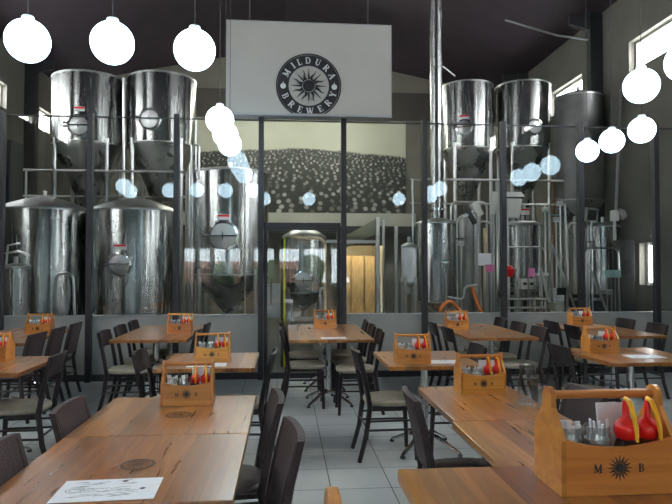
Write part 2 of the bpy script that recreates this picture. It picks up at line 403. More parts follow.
# outside
go = MB().box(-30,30,-40,YF-0.25,-0.3,-0.05).build('ground','asphalt'); struct(go)
def blob_tree(x, y, r, h, lab):
    t = thing('tree', lab, 'tree', (x,y,-0.05), group='trees seen mirrored in the glass')
    MB().tube([(0,0,0),(0,0,h-r*0.5)],0.15).build('trunk','chairwood',t)
    bm = bmesh.new(); bmesh.ops.create_icosphere(bm, subdivisions=3, radius=r)
    for v in bm.verts: v.co = v.co*(1+random.uniform(-0.18,0.18)) + Vector((0,0,h))
    m = MB(); m.bm.free(); m.bm = bm; m.build('crown','hedge',t)
for i,(x,y,r,h) in enumerate([(-7.5,-22,0.9,1.25),(-4.2,-24,0.8,1.1),(-1.2,-23,0.9,1.1),(1.8,-26,1.0,1.4),(5,-23,1.3,2.0),(8.6,-24,1.3,2.4)]):
    blob_tree(x,y,r,h,['round green tree outside, at the far left of the mirrored view','low green tree outside mirrored in the big tank','small green tree outside mirrored beside the door post','green tree outside mirrored at the right of the round tank','tall green tree outside mirrored behind the door','tall green tree outside mirrored at far right'][i])
hb = thing('house','low brick house with a red roof mirrored in the glass','building',(-3,-34,-0.05))
MB().box(-6,6,-2,2,0,1.5).build('wall','brick',hb); MB().prism([(-2.4,1.5),(2.4,1.5),(0,2.1)],-6.3,6.3,'x').build('roof','brick',hb)

# ---------------------------------------------------------------- sign with emblem
SX0, SX1, SZ0, SZ1, SY = -0.785, 1.435, 3.58, 4.815, 8.05
sign = thing('hanging_sign','large white sign box with round black sun emblem above the glass wall','sign',(0,SY,SZ0))
MB().box(SX0,SX1,0,0.22,0,SZ1-SZ0).build('panel','signface',sign)
fr = MB(); t = 0.025
fr.box(SX0-0.012,SX0,-0.006,0.225,-0.012,SZ1-SZ0+0.012).box(SX1,SX1+0.012,-0.006,0.225,-0.012,SZ1-SZ0+0.012).box(SX0,SX1,-0.006,0.225,SZ1-SZ0,SZ1-SZ0+0.012).box(SX0-0.012,SX1+0.012,-0.01,0.225,-0.03,0)
fr.build('frame','signedge',sign)
for x in (SX0+0.3, SX1-0.3):
    MB().tube([(x,0.11,SZ1-SZ0),(x,0.11,ZR-abs(x)*0.2-SZ0-0.12)],0.008).build('hanging_rod','dark',sign)

# serif capital letters built of strokes: list of (x0,y0,x1,y1,width)  box 0..w by 0..1
TH, TN, SE = 0.20, 0.09, 0.055
def serif(x, y, w): return (x-w/2, y, x+w/2, y, SE)
LET = {
 'I': (0.36, [(0.18,0,0.18,1,TH), serif(0.18,0.03,0.36), serif(0.18,0.97,0.36)]),
 'L': (0.62, [(0.18,0,0.18,1,TH), serif(0.2,0.97,0.38), (0,0.04,0.6,0.04,0.08), (0.58,0.04,0.6,0.28,0.07)]),
 'M': (1.0, [(0.14,0,0.14,1,TN), (0.14,1,0.5,0.12,TH), (0.5,0.12,0.84,1,TN), (0.84,0,0.84,1,TH), serif(0.14,0.03,0.3), serif(0.84,0.03,0.34), serif(0.1,0.97,0.22), serif(0.88,0.97,0.24)]),
 'D': (0.82, [(0.18,0,0.18,1,TH), (0.02,0.96,0.45,0.96,0.07), (0.02,0.04,0.45,0.04,0.07), (0.45,0.96,0.66,0.78,0.12), (0.66,0.80,0.72,0.5,TH*0.95), (0.72,0.5,0.66,0.2,TH*0.95), (0.66,0.22,0.45,0.04,0.12)]),
 'U': (0.8, [(0.18,0.3,0.18,1,TH), (0.66,0.3,0.66,1,TN), (0.18,0.3,0.3,0.06,TH*0.8), (0.3,0.07,0.52,0.07,0.12), (0.52,0.06,0.66,0.3,TN), serif(0.18,0.97,0.36), serif(0.66,0.97,0.28)]),
 'R': (0.82, [(0.18,0,0.18,1,TH), serif(0.18,0.03,0.36), (0.02,0.96,0.42,0.96,0.07), (0.42,0.96,0.6,0.85,0.12), (0.6,0.87,0.6,0.63,TH*0.9), (0.6,0.65,0.42,0.52,0.12), (0.2,0.52,0.42,0.52,0.07), (0.40,0.52,0.70,0.03,TH), serif(0.72,0.03,0.24)]),
 'A': (0.86, [(0.12,0,0.42,1,TN), (0.42,1,0.74,0,TH), (0.22,0.34,0.62,0.34,0.07), serif(0.12,0.03,0.26), serif(0.73,0.03,0.32)]),
 'B': (0.76, [(0.18,0,0.18,1,TH), (0.02,0.96,0.42,0.96,0.07), (0.02,0.04,0.44,0.04,0.07), (0.2,0.52,0.42,0.52,0.07), (0.42,0.96,0.56,0.86,0.12), (0.56,0.88,0.56,0.64,TH*0.85), (0.56,0.64,0.42,0.52,0.12), (0.42,0.52,0.61,0.4,0.12), (0.61,0.42,0.61,0.16,TH*0.9), (0.61,0.16,0.44,0.04,0.12)]),
 'E': (0.70, [(0.18,0,0.18,1,TH), (0.02,0.96,0.62,0.96,0.07), (0.02,0.04,0.66,0.04,0.07), (0.2,0.52,0.48,0.52,0.07), (0.61,0.96,0.61,0.74,0.07), (0.65,0.04,0.65,0.28,0.07), (0.47,0.64,0.47,0.40,0.05)]),
 'W': (1.12, [(0.1,1,0.32,0,TH), (0.32,0,0.56,0.9,TN), (0.52,1,0.76,0,TH), (0.76,0,1.0,1,TN), serif(0.12,0.97,0.32), serif(0.54,0.97,0.28), serif(1.0,0.97,0.24)]),
 'Y': (0.84, [(0.12,1,0.43,0.48,TH), (0.43,0.48,0.72,1,TN), (0.43,0,0.43,0.5,TH), serif(0.43,0.03,0.36), serif(0.13,0.97,0.32), serif(0.72,0.97,0.26)]),
}
def add_letter(mb, ch, ox, oy, ang, size, y0, y1):
    """letter in the XZ plane centred at its width; base midpoint at (ox,oy), rotated by ang; extruded y0..y1"""
    w, st = LET[ch]
    ca, sa = math.cos(ang), math.sin(ang)
    for k, (xa,ya,xb,yb,th) in enumerate(st):
        dx, dy = xb-xa, yb-ya; l = math.hypot(dx,dy) or 1; nx, ny = -dy/l*th/2, dx/l*th/2
        q = [(xa+nx,ya+ny),(xb+nx,yb+ny),(xb-nx,yb-ny),(xa-nx,ya-ny)]
        out = []
        for (px,py) in q:
            px = (px-w/2)*size; py = py*size
            out.append((ox+px*ca-py*sa, oy+px*sa+py*ca))
        mb.prism(out, y0-0.0002*k*(1 if y1>y0 else -1)*0, y1-0.00005*k, 'y')
def disc(mb, cx, cz, r0, r1, y0, y1, n=72):
    if r0 <= 0:
        mb.prism([(cx+r1*math.cos(2*PI*k/n), cz+r1*math.sin(2*PI*k/n)) for k in range(n)], y0, y1, 'y')
    else:
        for k in range(n):
            a, b_ = 2*PI*k/n, 2*PI*(k+1)/n
            mb.prism([(cx+r0*math.cos(a),cz+r0*math.sin(a)),(cx+r1*math.cos(a),cz+r1*math.sin(a)),(cx+r1*math.cos(b_),cz+r1*math.sin(b_)),(cx+r0*math.cos(b_),cz+r0*math.sin(b_))], y0, y1, 'y')
def sun(mb, cx, cz, R, y0, y1, rays=16, core=0.42, wav=True):
    disc(mb, cx, cz, 0, R*core*0.9, y0, y1, 32)
    for k in range(rays):
        a = 2*PI*k/rays + PI/2; wide = k % 2 == 1
        L_ = R*(0.98 if not wide else 0.94); w = R*(0.055 if not wide else 0.085)
        n = 7; left = []; right = []
        for i in range(n):
            t_ = i/(n-1); r = R*core*1.0 + (L_-R*core)*t_
            off = (math.sin(t_*2*PI)*R*0.05 if wide and wav else 0)
            ww = w*(1-t_)+0.0005
            left.append((r, off+ww)); right.append((r, off-ww))
        for i in range(n-1):
            q = [left[i], left[i+1], right[i+1], right[i]]
            mb.prism([(cx+r*math.cos(a)-o*math.sin(a), cz+r*math.sin(a)+o*math.cos(a)) for r, o in q], y0, y1, 'y')
ER = 0.44; EX, EZ = 0.315, 0.375+0.005
def clip_bottom(mb, z):
    bmesh.ops.bisect_plane(mb.bm, geom=list(mb.bm.verts)+list(mb.bm.edges)+list(mb.bm.faces), plane_co=(0,0,z), plane_no=(0,0,-1), clear_outer=True)
e = MB(); disc(e, EX, EZ, ER*0.965, ER, -0.010, 0.0); disc(e, EX, EZ, ER*0.62, ER*0.945, -0.010, 0.0); clip_bottom(e, 0.002)
e.build('emblem_ring','signblack',sign)
e = MB(); sun(e, EX, EZ, ER*0.56, -0.010, 0.0, 16, 0.36); e.build('emblem_sun','signblack',sign)
e = MB()
top = 'MILDURA'; bot = 'BREWERY'
for k, ch in enumerate(top):
    a = math.radians(90 + 60*(1-2*k/(len(top)-1))*1.0)
    a = math.radians([151,128,112,92,69,46,24][k])
    rr = ER*0.68; e = MB(); add_letter(e, ch, EX+rr*math.cos(a), EZ+rr*math.sin(a), a-PI/2, ER*0.20, -0.016, -0.009)
    e.build('emblem_letter','signletter',sign)
for k, ch in enumerate(bot):
    a = math.radians([205,228,250,273,297,319,341][k])
    rr = ER*0.885; e = MB(); add_letter(e, ch, EX+rr*math.cos(a), EZ+rr*math.sin(a), a+PI/2, ER*0.20, -0.016, -0.009)
    clip_bottom(e, 0.003); e.build('emblem_letter','signletter',sign)
e = MB()
for s in (-1,1):
    disc(e, EX+s*ER*0.785, EZ-0.01, 0, ER*0.085, -0.014, -0.009, 20); e.prism([(EX+s*ER*0.785-0.008,EZ+0.02),(EX+s*ER*0.785+0.008,EZ+0.02),(EX+s*ER*0.785,EZ+0.06)],-0.014,-0.009,'y')
e.build('emblem_hops','signletter',sign)

# ---------------------------------------------------------------- mural
mur = MB().box(-3.58,3.58,0,0.03,0,2.87).build('crowd_mural','mural'); mur.location = (0.18,YB-0.07,3.2)
tag(mur, 'huge framed mural of a crowd of faces on the brewery back wall', 'mural')
led = MB().box(-3.4,4.0,YB-0.35,YB-0.0,2.77,3.17).build('trim_40','beige'); struct(led,'pale ledge below the mural')
led = MB().box(-3.4,4.0,YB-0.6,YB-0.36,2.56,2.76).build('trim_41','dark'); struct(led,'dark beam under the pale ledge')

# ---------------------------------------------------------------- pendant globes
def pendant(label, x, y, z=3.065, first=[]):
    zc = ZR-(ZR-ZE)*abs(x)/XR
    t = thing('globe_pendant', label, 'pendant lamp', (x,y,z), group='round glowing ball pendants')
    if not first:
        m = MB(); bmesh.ops.create_uvsphere(m.bm, u_segments=40, v_segments=24, radius=0.147); first.append(m.build('globe','globe',t,True))
        cp = MB().lathe([(0.042,0.136),(0.042,0.165),(0.036,0.172),(0.0,0.172)],n=24).build('cap','white',t,True); first.append(cp)
    else:
        for src in first:
            c = src.copy(); C.objects.link(c); c.parent = t
    MB().tube([(0,0,0.172),(0,0,zc-z-0.03)],0.0035,6).build('cord','dark',t)
for lab, x, y in [
    ('ball pendant at the far left of the three big ones', -1.77, 4.26),
    ('middle one of the three big ball pendants at upper left', -1.20, 4.25),
    ('big ball pendant directly left of the white sign', -0.65, 4.34),
    ('ball pendant topmost of three overlapping below the sign corner', -0.69, 6.39),
    ('ball pendant between two others in the overlapping left trio', -0.70, 7.08),
    ('ball pendant lowest and smallest of the overlapping left trio', -0.70, 7.65),
    ('large ball pendant cut by the right edge of the picture', 3.03, 4.28),
    ('ball pendant in front of the bright window at upper right', 3.05, 4.88),
    ('ball pendant directly below the one at the right window', 4.03, 6.45),
    ('ball pendant middle of the three descending at right', 4.01, 7.04),
    ('ball pendant smallest of the right row, by the dark post', 4.03, 7.68),
    ('ball pendant seen mirrored lowest of the right centre cluster', 3.15, 3.7),
    ('ball pendant seen mirrored in the left tank, upper of two', -3.08, 4.75),
    ('ball pendant seen mirrored in the left tank, lower of two', -3.15, 4.0),
    ('ball pendant seen mirrored beside the second post', -2.33, 4.15),
    ('ball pendant seen mirrored in the left part of the mural', 0.54, 2.9),
    ('ball pendant seen mirrored in the right part of the mural', 2.58, 3.05),
    ('ball pendant seen mirrored just left of the door post', -0.47, 2.85)]:
    pendant(lab, x, y)

# ---------------------------------------------------------------- tables
def table_parts(t, w, d, h, foot=0.33):
    MB().box(-w/2,w/2,-d/2,d/2,h-0.032,h).build('tabletop','tabletop',t,bevel=0.004)
    MB().lathe([(0.10,h-0.045),(0.10,h-0.032)],n=20).build('mounting_plate','chrome',t)
    MB().tube([(0,0,0.10),(0,0,h-0.045)],0.032,16).build('pedestal','chrome',t,True)
    for k in range(4):
        a = PI/4+k*PI/2; c, s = math.cos(a), math.sin(a)
        f = MB().tube([(c*0.02,s*0.02,0.13),(c*0.12,s*0.12,0.115),(c*foot*0.7,s*foot*0.7,0.065),(c*foot,s*foot,0.022)],[0.022,0.02,0.017,0.014],8)
        o = f.build('foot','chrome',t,True)
        MB().lathe([(0.02,0),(0.02,0.014),(0.014,0.022)],c*foot,s*foot,12).build('glide','black',o)
def table(label, x0, x1, y0, y1, h=0.75, group='timber tables on chrome pedestals'):
    t = thing('dining_table', label, 'table', ((x0+x1)/2,(y0+y1)/2,0), group=group)
    table_parts(t, x1-x0-0.002, y1-y0-0.003, h); return t
TB = {}
for key, lab, x0,x1,y0,y1,h in [
    ('A1','foreground left timber table bearing the line-drawn menu sheet', -0.975,-0.165,1.98,2.775,0.75),
    ('A2','left timber table with wooden caddy, joined behind the menu table', -0.975,-0.165,2.775,3.58,0.75),
    ('B','high timber table in the right foreground under the big caddy', 0.29,1.12,0.72,1.55,0.98),
    ('C1','right timber table piece between the foreground caddy and the smaller caddy', 0.815,1.415,2.10,2.90,0.75),
    ('C2','right timber table carrying a caddy and glass jug, beyond the seam', 0.83,1.415,2.90,3.73,0.75),
    ('H','timber table in the middle row left of the aisle, with leaflet', -0.98,-0.225,4.57,5.40,0.75),
    ('G','timber table in the middle row right of the aisle, with leaflet', 0.79,1.53,4.53,5.36,0.75),
    ('D','timber table at the right edge carrying caddy and leaflet', 2.57,3.40,4.56,5.42,0.75),
    ('J','timber table at the left edge of the middle row with caddy', -2.72,-1.90,4.48,5.33,0.75),
    ('K1','nearer table piece in the far left back row', -3.40,-2.60,6.25,7.05,0.75),
    ('K2','farther table piece by the glass in the far left back row', -3.40,-2.60,7.05,7.85,0.75),
    ('L1','nearer table piece in back row with three chairs along its left', -1.82,-1.02,6.42,7.22,0.75),
    ('L2','farther table piece in back row second from left, near the glass', -1.82,-1.02,7.22,8.02,0.75),
    ('I1','nearer piece of the central back-row table, with leaflet', 0.04,0.94,6.27,7.17,0.75),
    ('I2','farther piece of the central back-row table, with caddy by the door', 0.04,0.94,7.17,7.98,0.75),
    ('F1','nearer piece of the back-row table right of centre', 1.96,2.74,6.30,7.10,0.75),
    ('F2','farther piece of the back-row table right of centre, with caddy', 1.96,2.74,7.10,7.92,0.75),
    ('E1','nearer piece of the far right back-row table', 3.43,4.23,6.35,7.15,0.75),
    ('E2','farther piece of the far right back-row table, with caddy', 3.43,4.23,7.15,7.98,0.75)]:
    TB[key] = table(lab, x0,x1,y0,y1,h)
# burnt round marks on the two left tables and others
def mark(parent, x, y, h, r):
    m = MB(); disc(m,0,0,r*0.80,r,0,0.0006,40); disc(m,0,0,r*0.5,r*0.56,0,0.0006,40)
    for k in range(12):
        a = 2*PI*k/12; disc(m, r*0.68*math.cos(a), r*0.68*math.sin(a), 0, r*0.05, 0, 0.0005, 8)
    sun(m,0,0,r*0.45,0,0.0006,12,0.4)
    m.xf(Matrix.Rotation(PI/2,4,'X')).xf(Matrix.Translation((x,y,h+0.0003))); m.build('burnt_emblem','burn',parent)
mark(TB['A1'], 0.012, -0.01, 0.7504, 0.066)
mark(TB['A2'], 0.03, -0.03, 0.7504, 0.066)

# ---------------------------------------------------------------- chairs  (local: faces +X)
def bent(xf_, z0, z1, half, bulge, thick, n=9):
    """curved board: x offset xf_(z), spans y -half..half, bulging to -x"""
    m = MB(); cols = []
    nz = 4
    for i in range(n):
        y = -half+2*half*i/(n-1); bx = -bulge*(1-(y/half)**2)
        col = []
        for j in range(nz):
            z = z0+(z1-z0)*j/(nz-1)
            # rounded top corners
            zz = z if j < nz-1 else z1-0.006*abs(y/half)**6
            x = xf_(zz)+bx
            col.append((m.bm.verts.new((x,y,zz)), m.bm.verts.new((x-thick,y,zz))))
        cols.append(col)
    for i in range(n-1):
        for j in range(nz-1):
            a,b,c,d = cols[i][j],cols[i+1][j],cols[i+1][j+1],cols[i][j+1]
            m.bm.faces.new((a[0],b[0],c[0],d[0])); m.bm.faces.new((a[1],d[1],c[1],b[1]))
        for j in (0,nz-1):
            a,b = cols[i][j],cols[i+1][j]
            m.bm.faces.new((a[0],a[1],b[1],b[0]) if j==0 else (a[0],b[0],b[1],a[1]))
    for i in (0,n-1):
        for j in range(nz-1):
            a,d = cols[i][j],cols[i][j+1]; m.bm.faces.new((a[0],d[0],d[1],a[1]))
    return m
def seat_mb(z0, z1, r=0.21, front=0.21):
    pts = []
    for k in range(36):
        a = 2*PI*k/36; c, s = math.cos(a), math.sin(a)
        p = 3.2
        rr = 1/((abs(c)**p+abs(s)**p)**(1/p))
        w = 0.21 if c > 0 else 0.21-0.02*abs(c)
        pts.append((c*rr*0.205, s*rr*w*(1.0+0.05*c)))
    m = MB(); rings = []
    for sc, z in ((0.95,z0),(1.0,z0+0.008),(1.0,z1-0.014),(0.95,z1-0.003),(0.6,z1+0.004)):
        rings.append([m.bm.verts.new((x*sc,y*sc,z)) for x,y in pts])
    for a,b in zip(rings,rings[1:]):
        for k in range(36): m.bm.faces.new((a[k],a[(k+1)%36],b[(k+1)%36],b[k]))
    m.bm.faces.new(rings[0][::-1]); m.bm.faces.new(rings[-1]); return m
def back_x(z): return -0.185-0.10*max(0,(z-0.42))/0.42*(0.55+0.45*max(0,(z-0.42))/0.42)*0.85
def make_chair(name, label, kind, loc, rz, group):
    t = thing(name, label, 'chair', loc, rz, group)
    seat_mb(0.425,0.468 if kind=='bistro' else 0.455).build('seat','cream' if kind=='bistro' else 'darkvinyl',t,True)
    MB().box(-0.175,0.175,-0.175,0.175,0.395,0.425).build('seat_frame','chairwood',t,bevel=0.006)
    for s in (-1,1):
        MB().tube([(0.165,s*0.165,0.41),(0.178,s*0.172,0.2),(0.185,s*0.178,0.0)],[0.022,0.019,0.016],8).build('leg','chairwood',t,True)
        pts = [(-0.27,s*0.185,0.0),(-0.215,s*0.18,0.2),(-0.185,s*0.175,0.42)]
        zt = 0.835
        for z in (0.55,0.68,zt): pts.append((back_x(z)-0.004,s*0.178,z))
        MB().tube(pts,[0.018,0.020,0.022,0.020,0.019,0.016],8).build('rear_leg','chairwood',t,True)
        MB().tube([(0.178,s*0.172,0.24),(-0.215,s*0.18,0.24)],0.009,6).build('stretcher','chairwood',t,True)
        MB().tube([(0.178,s*0.172,0.31),(-0.205,s*0.18,0.31)],0.009,6).build('stretcher','chairwood',t,True)
    MB().tube([(-0.21,-0.18,0.26),(-0.21,0.18,0.26)],0.009,6).build('stretcher','chairwood',t,True)
    if kind == 'bistro':
        bent(lambda z: back_x(z)+0.012, 0.690,0.85,0.195,0.026,0.020).build('backrest','chairwood',t,True)
    else:
        bent(lambda z: back_x(z)+0.014, 0.50,0.855,0.20,0.018,0.028).build('backrest','brownvinyl',t,True)
    return t
protos = {}
def chair(kind, bx, y, dr, label, jit=None):
    """bx = x of the top of the backrest; dr=+1 faces +X"""
    x = bx + dr*0.29; rz = (0 if dr > 0 else PI) + (random.uniform(-0.05,0.05) if jit is None else jit)
    grp = 'dark chairs with cream seats' if kind == 'bistro' else 'brown vinyl backed chairs'
    nm = 'bistro_chair' if kind == 'bistro' else 'vinyl_chair'
    if kind not in protos: protos[kind] = make_chair(nm, label, kind, (x,y,0), rz, grp)
    else: dup(protos[kind], (x,y,0), rz, label, grp)
B = 'bistro'; V = 'vinyl'
chair(V,-1.05,2.99,1,'brown backed chair at the left of the caddy table, farther of two')
chair(V,-1.07,2.29,1,'brown backed chair at the bottom left corner, half cut off')
chair(V,-0.02,3.08,-1,'brown chair seen edge-on at the right of the caddy table', 0.10)
chair(V,0.055,2.43,-1,'brown chair seen edge-on at the right of the menu table', 0.14)
chair(V,0.635,3.08,1,'brown chair with wide backrest beside the right caddy table', -0.04)
chair(V,1.62,3.10,-1,'brown chair seen through the big foreground caddy')
chair(B,-1.71,4.78,-1,'dark chair with cream seat beside the left edge table', 0.05)
chair(B,-1.16,4.85,1,'dark chair at the left side of the middle leaflet table')
chair(B,-0.07,4.80,-1,'dark chair with cream seat right of the middle leaflet table')
chair(B,0.55,4.83,1,'dark chair with cream seat in the aisle centre, back to the door', 0.03)
chair(B,1.66,5.00,-1,'dark chair at the right side of the middle leaflet table')
chair(B,2.30,4.95,1,'dark chair at the left side of the right edge table')
for y, w in ((6.25,'nearest'),(6.8,'middle'),(7.35,'farthest')):
    chair(V,-2.44,y,-1,'brown chair, %s of three right of the far left table' % w)
for y, w in ((6.45,'nearest'),(7.05,'middle'),(7.65,'farthest')):
    chair(B,-1.90,y,1,'dark chair, %s of three left of the second back-row table' % w)
for y, w in ((6.6,'nearer'),(7.3,'farther')):
    chair(B,-0.90,y,-1,'dark chair, %s of two right of the second back-row table' % w)
for y, w in ((6.6,'nearer'),(7.35,'farther')):
    chair(B,-0.06,y,1,'dark chair with cream seat, %s of two left of the central table' % w)
for y, w in ((6.3,'nearest'),(6.88,'middle'),(7.46,'farthest')):
    chair(B,1.03,y,-1,'dark chair, %s of three right of the central table' % w)
for y, w in ((6.55,'nearer'),(7.2,'farther')):
    chair(B,1.77,y,1,'dark chair, %s of two left of the right-centre table' % w)
for y, w in ((6.45,'nearest'),(7.05,'middle'),(7.65,'farthest')):
    chair(B,2.84,y,-1,'dark chair, %s of three right of the right-centre table' % w)
for y, w in ((6.65,'nearer'),(7.2,'farther')):
    chair(B,3.26,y,1,'dark chair, %s of two left of the far right table' % w)
for y, w in ((6.75,'nearer'),(7.4,'farther')):
    chair(B,4.40,y,-1,'dark chair, %s of two right of the far right table' % w)
# orange timber chair whose rounded back just pokes up at the bottom edge
oc = thing('timber_chair','orange timber chair with rounded back at the bottom edge','chair',(0.37,1.36,0),0)
m = MB(); pts = []
for k in range(19):
    a = PI*k/18; pts.append((0.16*math.cos(a), 0.81+0.19*math.sin(a)))
pts = [(0.16,0.5)]+pts+[(-0.16,0.5)]
m.prism(pts,-0.275,-0.245,'x'); m.build('backrest','logwood',oc,bevel=0.008)
seat_mb(0.42,0.46).build('seat','logwood',oc,True)
for s in (-1,1):
    MB().tube([(0.16,s*0.16,0.42),(0.18,s*0.18,0)],0.018).build('leg','logwood',oc,True)
    MB().tube([(-0.25,s*0.14,0.55),(-0.19,s*0.16,0.42),(-0.24,s*0.18,0)],0.018).build('leg','logwood',oc,True)

# ---------------------------------------------------------------- caddies and what they hold
CW, CD = 0.276, 0.15
def emblem_small(parent, y):
    m = MB(); sun(m,0,0.062,0.029,y-0.0012,y,16,0.42,False)
    add_letter(m,'M',-0.052,0.052,0,0.019,y-0.0012,y); add_letter(m,'B',0.052,0.052,0,0.019,y-0.0012,y)
    m.build('printed_emblem','ink',parent)
def make_caddy(label, loc, rz):
    t = thing('condiment_caddy', label, 'caddy', loc, rz, 'wooden carry caddies on the tables')
    def side(y0,y1,nm):
        pts = [(-CW/2+0.012,0.0),(CW/2-0.012,0.0)]
        for k in range(15):
            x = (CW/2-0.012)*(1-2*k/14); u = x/(CW/2-0.012)
            pts.append((x, 0.128-0.020*(1-u*u)))
        return MB().prism(pts,y0,y1,'y').build(nm,'caddywood',t)
    f = side(-CD/2,-CD/2+0.010,'front_panel'); side(CD/2-0.010,CD/2,'back_panel')
    emblem_small(f,-CD/2)
    for s in (-1,1):
        out = [(-CD/2,0),(CD/2,0),(CD/2,0.125),(0.026,0.19)]
        for k in range(9):
            a = PI*k/8; out.append((0.024*math.cos(a),0.214+0.022*math.sin(a)))
        out += [(-0.026,0.19),(-CD/2,0.125)]
        x = s*(CW/2-0.012); MB().prism(out,min(x,x+s*0.012),max(x,x+s*0.012),'x').build('end_panel','caddywood',t)
    MB().box(-CW/2+0.012,CW/2-0.012,-CD/2+0.01,CD/2-0.01,0.0,0.008).build('base_board','caddywood',t)
    MB().tube([(-CW/2+0.012,0,0.215),(CW/2-0.012,0,0.215)],0.0105,12).build('handle','caddywood',t,True)
    return t
def make_jar(label, loc, rz):
    t = thing('glass_jar', label, 'jar', loc, rz, 'clear jars in the caddies')
    MB().lathe([(0.0,0.0),(0.029,0.0),(0.033,0.006),(0.033,0.115),(0.030,0.125),(0.031,0.135),(0.0285,0.135),(0.0275,0.124),(0.0305,0.114),(0.0305,0.008),(0,0.006)],n=28).build('jar_body','jarglass',t,True)
    MB().lathe([(0,0.008),(0.0295,0.009),(0.0295,0.105),(0,0.112)],n=24).build('sugar','sugar',t,True)
    m = MB()
    for k in range(9):
        a = k*2.4; r = 0.007+0.0015*k
        x, y = r*math.cos(a), r*math.sin(a); tx, ty = x*0.4, y*0.4
        hh = 0.125+0.030*((k*37)%10)/10
        m.hexa([(x-0.006,y-0.002,0.01),(x+0.006,y-0.002,0.01),(x-0.006,y+0.002,0.01),(x+0.006,y+0.002,0.01),(x+tx-0.006,y+ty-0.002,hh),(x+tx+0.006,y+ty-0.002,hh),(x+tx-0.006,y+ty+0.002,hh),(x+tx+0.006,y+ty+0.002,hh)])
    m.build('sachets','paper',t)
    return t
def make_bottle(label, loc, rz):
    t = thing('sauce_bottle', label, 'sauce bottle', loc, rz, 'red topped sauce bottles in the caddies')
    MB().lathe([(0,0),(0.026,0),(0.028,0.005),(0.028,0.085),(0.020,0.108),(0.0,0.108)],n=24).build('bottle_body','darkglass',t,True)
    MB().lathe([(0,0.002),(0.0255,0.003),(0.0255,0.07),(0,0.07)],n=20).build('sauce','chairwood',t,True)
    MB().lathe([(0.0,0.105),(0.020,0.107),(0.0255,0.117),(0.027,0.130),(0.0235,0.144),(0.012,0.153),(0.008,0.162),(0.0075,0.18),(0.006,0.196),(0,0.196)],n=24).build('cap','red',t,True)
    MB().tube([(0,0.002,0.188),(0,-0.002,0.200),(0.001,-0.014,0.196),(0.003,-0.028,0.17),(0.005,-0.035,0.14),(0.006,-0.037,0.108)],[0.006,0.0065,0.006,0.0055,0.0055,0.004],8).build('yellow_strap','yellow',t,True)
    return t
P = {}
def place(kind, fn, label, loc, rz, grp=None):
    if kind not in P: P[kind] = fn(label, loc, rz); return P[kind]
    return dup(P[kind], loc, rz, label)
CAD = [  # name, front-centre x, front y, z, full
 ('in the right foreground', 0.764,1.325,0.98,0.0),
 ('on the left foreground table', -0.533,3.34,0.75,0.0),
 ('behind the foreground caddy at right', 1.178,3.50,0.75,0.02),
 ('on the middle-row table left of the aisle', -0.578,4.86,0.75,0.0),
 ('on the middle-row table right of the aisle', 1.005,4.64,0.75,-0.03),
 ('on the right edge table', 2.80,5.08,0.75,0.0),
 ('at the left edge of the picture', -2.345,5.00,0.75,0.0),
 ('on the central back-row table', 0.50,7.45,0.75,0.0),
 ('on the second back-row table from the left', -1.20,7.00,0.75,0.0),
 ('on the far left back-row table', -2.80,7.10,0.75,0.0),
 ('on the right-centre back-row table', 2.09,7.15,0.75,0.0),
 ('on the far right back-row table', 3.87,7.55,0.75,0.0)]
for i, (nm, x, y, z, rz) in enumerate(CAD):
    cy = y+CD/2; z += 0.001
    place('caddy', make_caddy, 'pine caddy with dark sun emblem '+nm, (x,cy,z), rz)
    zz = z+0.009
    place('jar', make_jar, 'left sachet jar in the caddy '+nm, (x-0.090,cy-0.015,zz), 0)
    place('jar', make_jar, 'inner sachet jar in the caddy '+nm, (x-0.022,cy-0.015,zz), 1.3)
    place('bottle', make_bottle, 'left red topped sauce bottle in the caddy '+nm, (x+0.042,cy-0.03,zz), 0)
    place('bottle', make_bottle, 'right red topped sauce bottle in the caddy '+nm, (x+0.096,cy-0.03,zz), 0.1)
    c = MB().box(-0.05,0.05,-0.002,0.002,0,0.175, Matrix.Rotation(math.radians(-9),4,'X')).build('folded_card','paper')
    c.location = (x+0.062,cy+0.025,zz); tag(c,'white card in the caddy '+nm,'card','white cards in the caddies')

# menus and leaflets
def sheet(name, label, cx, cy, w, d, rz, drawn=True, z=0.7515):
    t = thing(name,label,'paper sheet',(cx,cy,z),rz,'printed sheets on the tables')
    MB().box(-w/2,w/2,-d/2,d/2,0,0.0012).build('page','paper',t)
    m = MB(); random.seed(int(cx*100)+5)
    for k in range(46 if drawn else 5):
        x = random.uniform(-w*0.42,w*0.2); y = random.uniform(-d*0.33,d*0.38)
        a = random.uniform(-0.6,0.6); l = random.uniform(w*0.05,w*0.2)
        m.tube([(x,y,0.0013),(x+l*0.5,y+l*0.3*math.sin(a),0.0013),(x+l,y+l*math.sin(a)*0.6,0.0013)],[0.001,0.0022 if drawn else 0.0035,0.001],6,flat=0.15)
    m.build('line_drawing','greyink',t)['kind'] = 'stuff'
    if drawn:
        for (x,y,r) in ((w*0.34,d*0.02,0.013),(w*0.12,-d*0.36,0.014)):
            m = MB(); disc(m,x,y,0,r*0.5,0,0.0004,12)
            for k in range(10):
                a = 2*PI*k/10; m.prism([(x+r*0.4*math.cos(a-0.2),y+r*0.4*math.sin(a-0.2)),(x+r*math.cos(a),y+r*math.sin(a)),(x+r*0.4*math.cos(a+0.2),y+r*0.4*math.sin(a+0.2))],0,0.0004,'y')
            m.xf(Matrix.Rotation(PI/2,4,'X')).xf(Matrix.Translation((0,0,0.0018))); m.build('sun_print','ink',t)
        m = MB(); 
        for r in (0.030,0.018): m.tube([(-w*0.33+r*math.cos(k*PI/8),0.0+r*0.8*math.sin(k*PI/8),0.0014) for k in range(17)],0.0016,5,flat=0.2)
        m.build('roundel_drawing','greyink',t)
sheet('menu_sheet','line-drawn menu sheet on the left foreground table',-0.592,2.105,0.33,0.20,0.035)
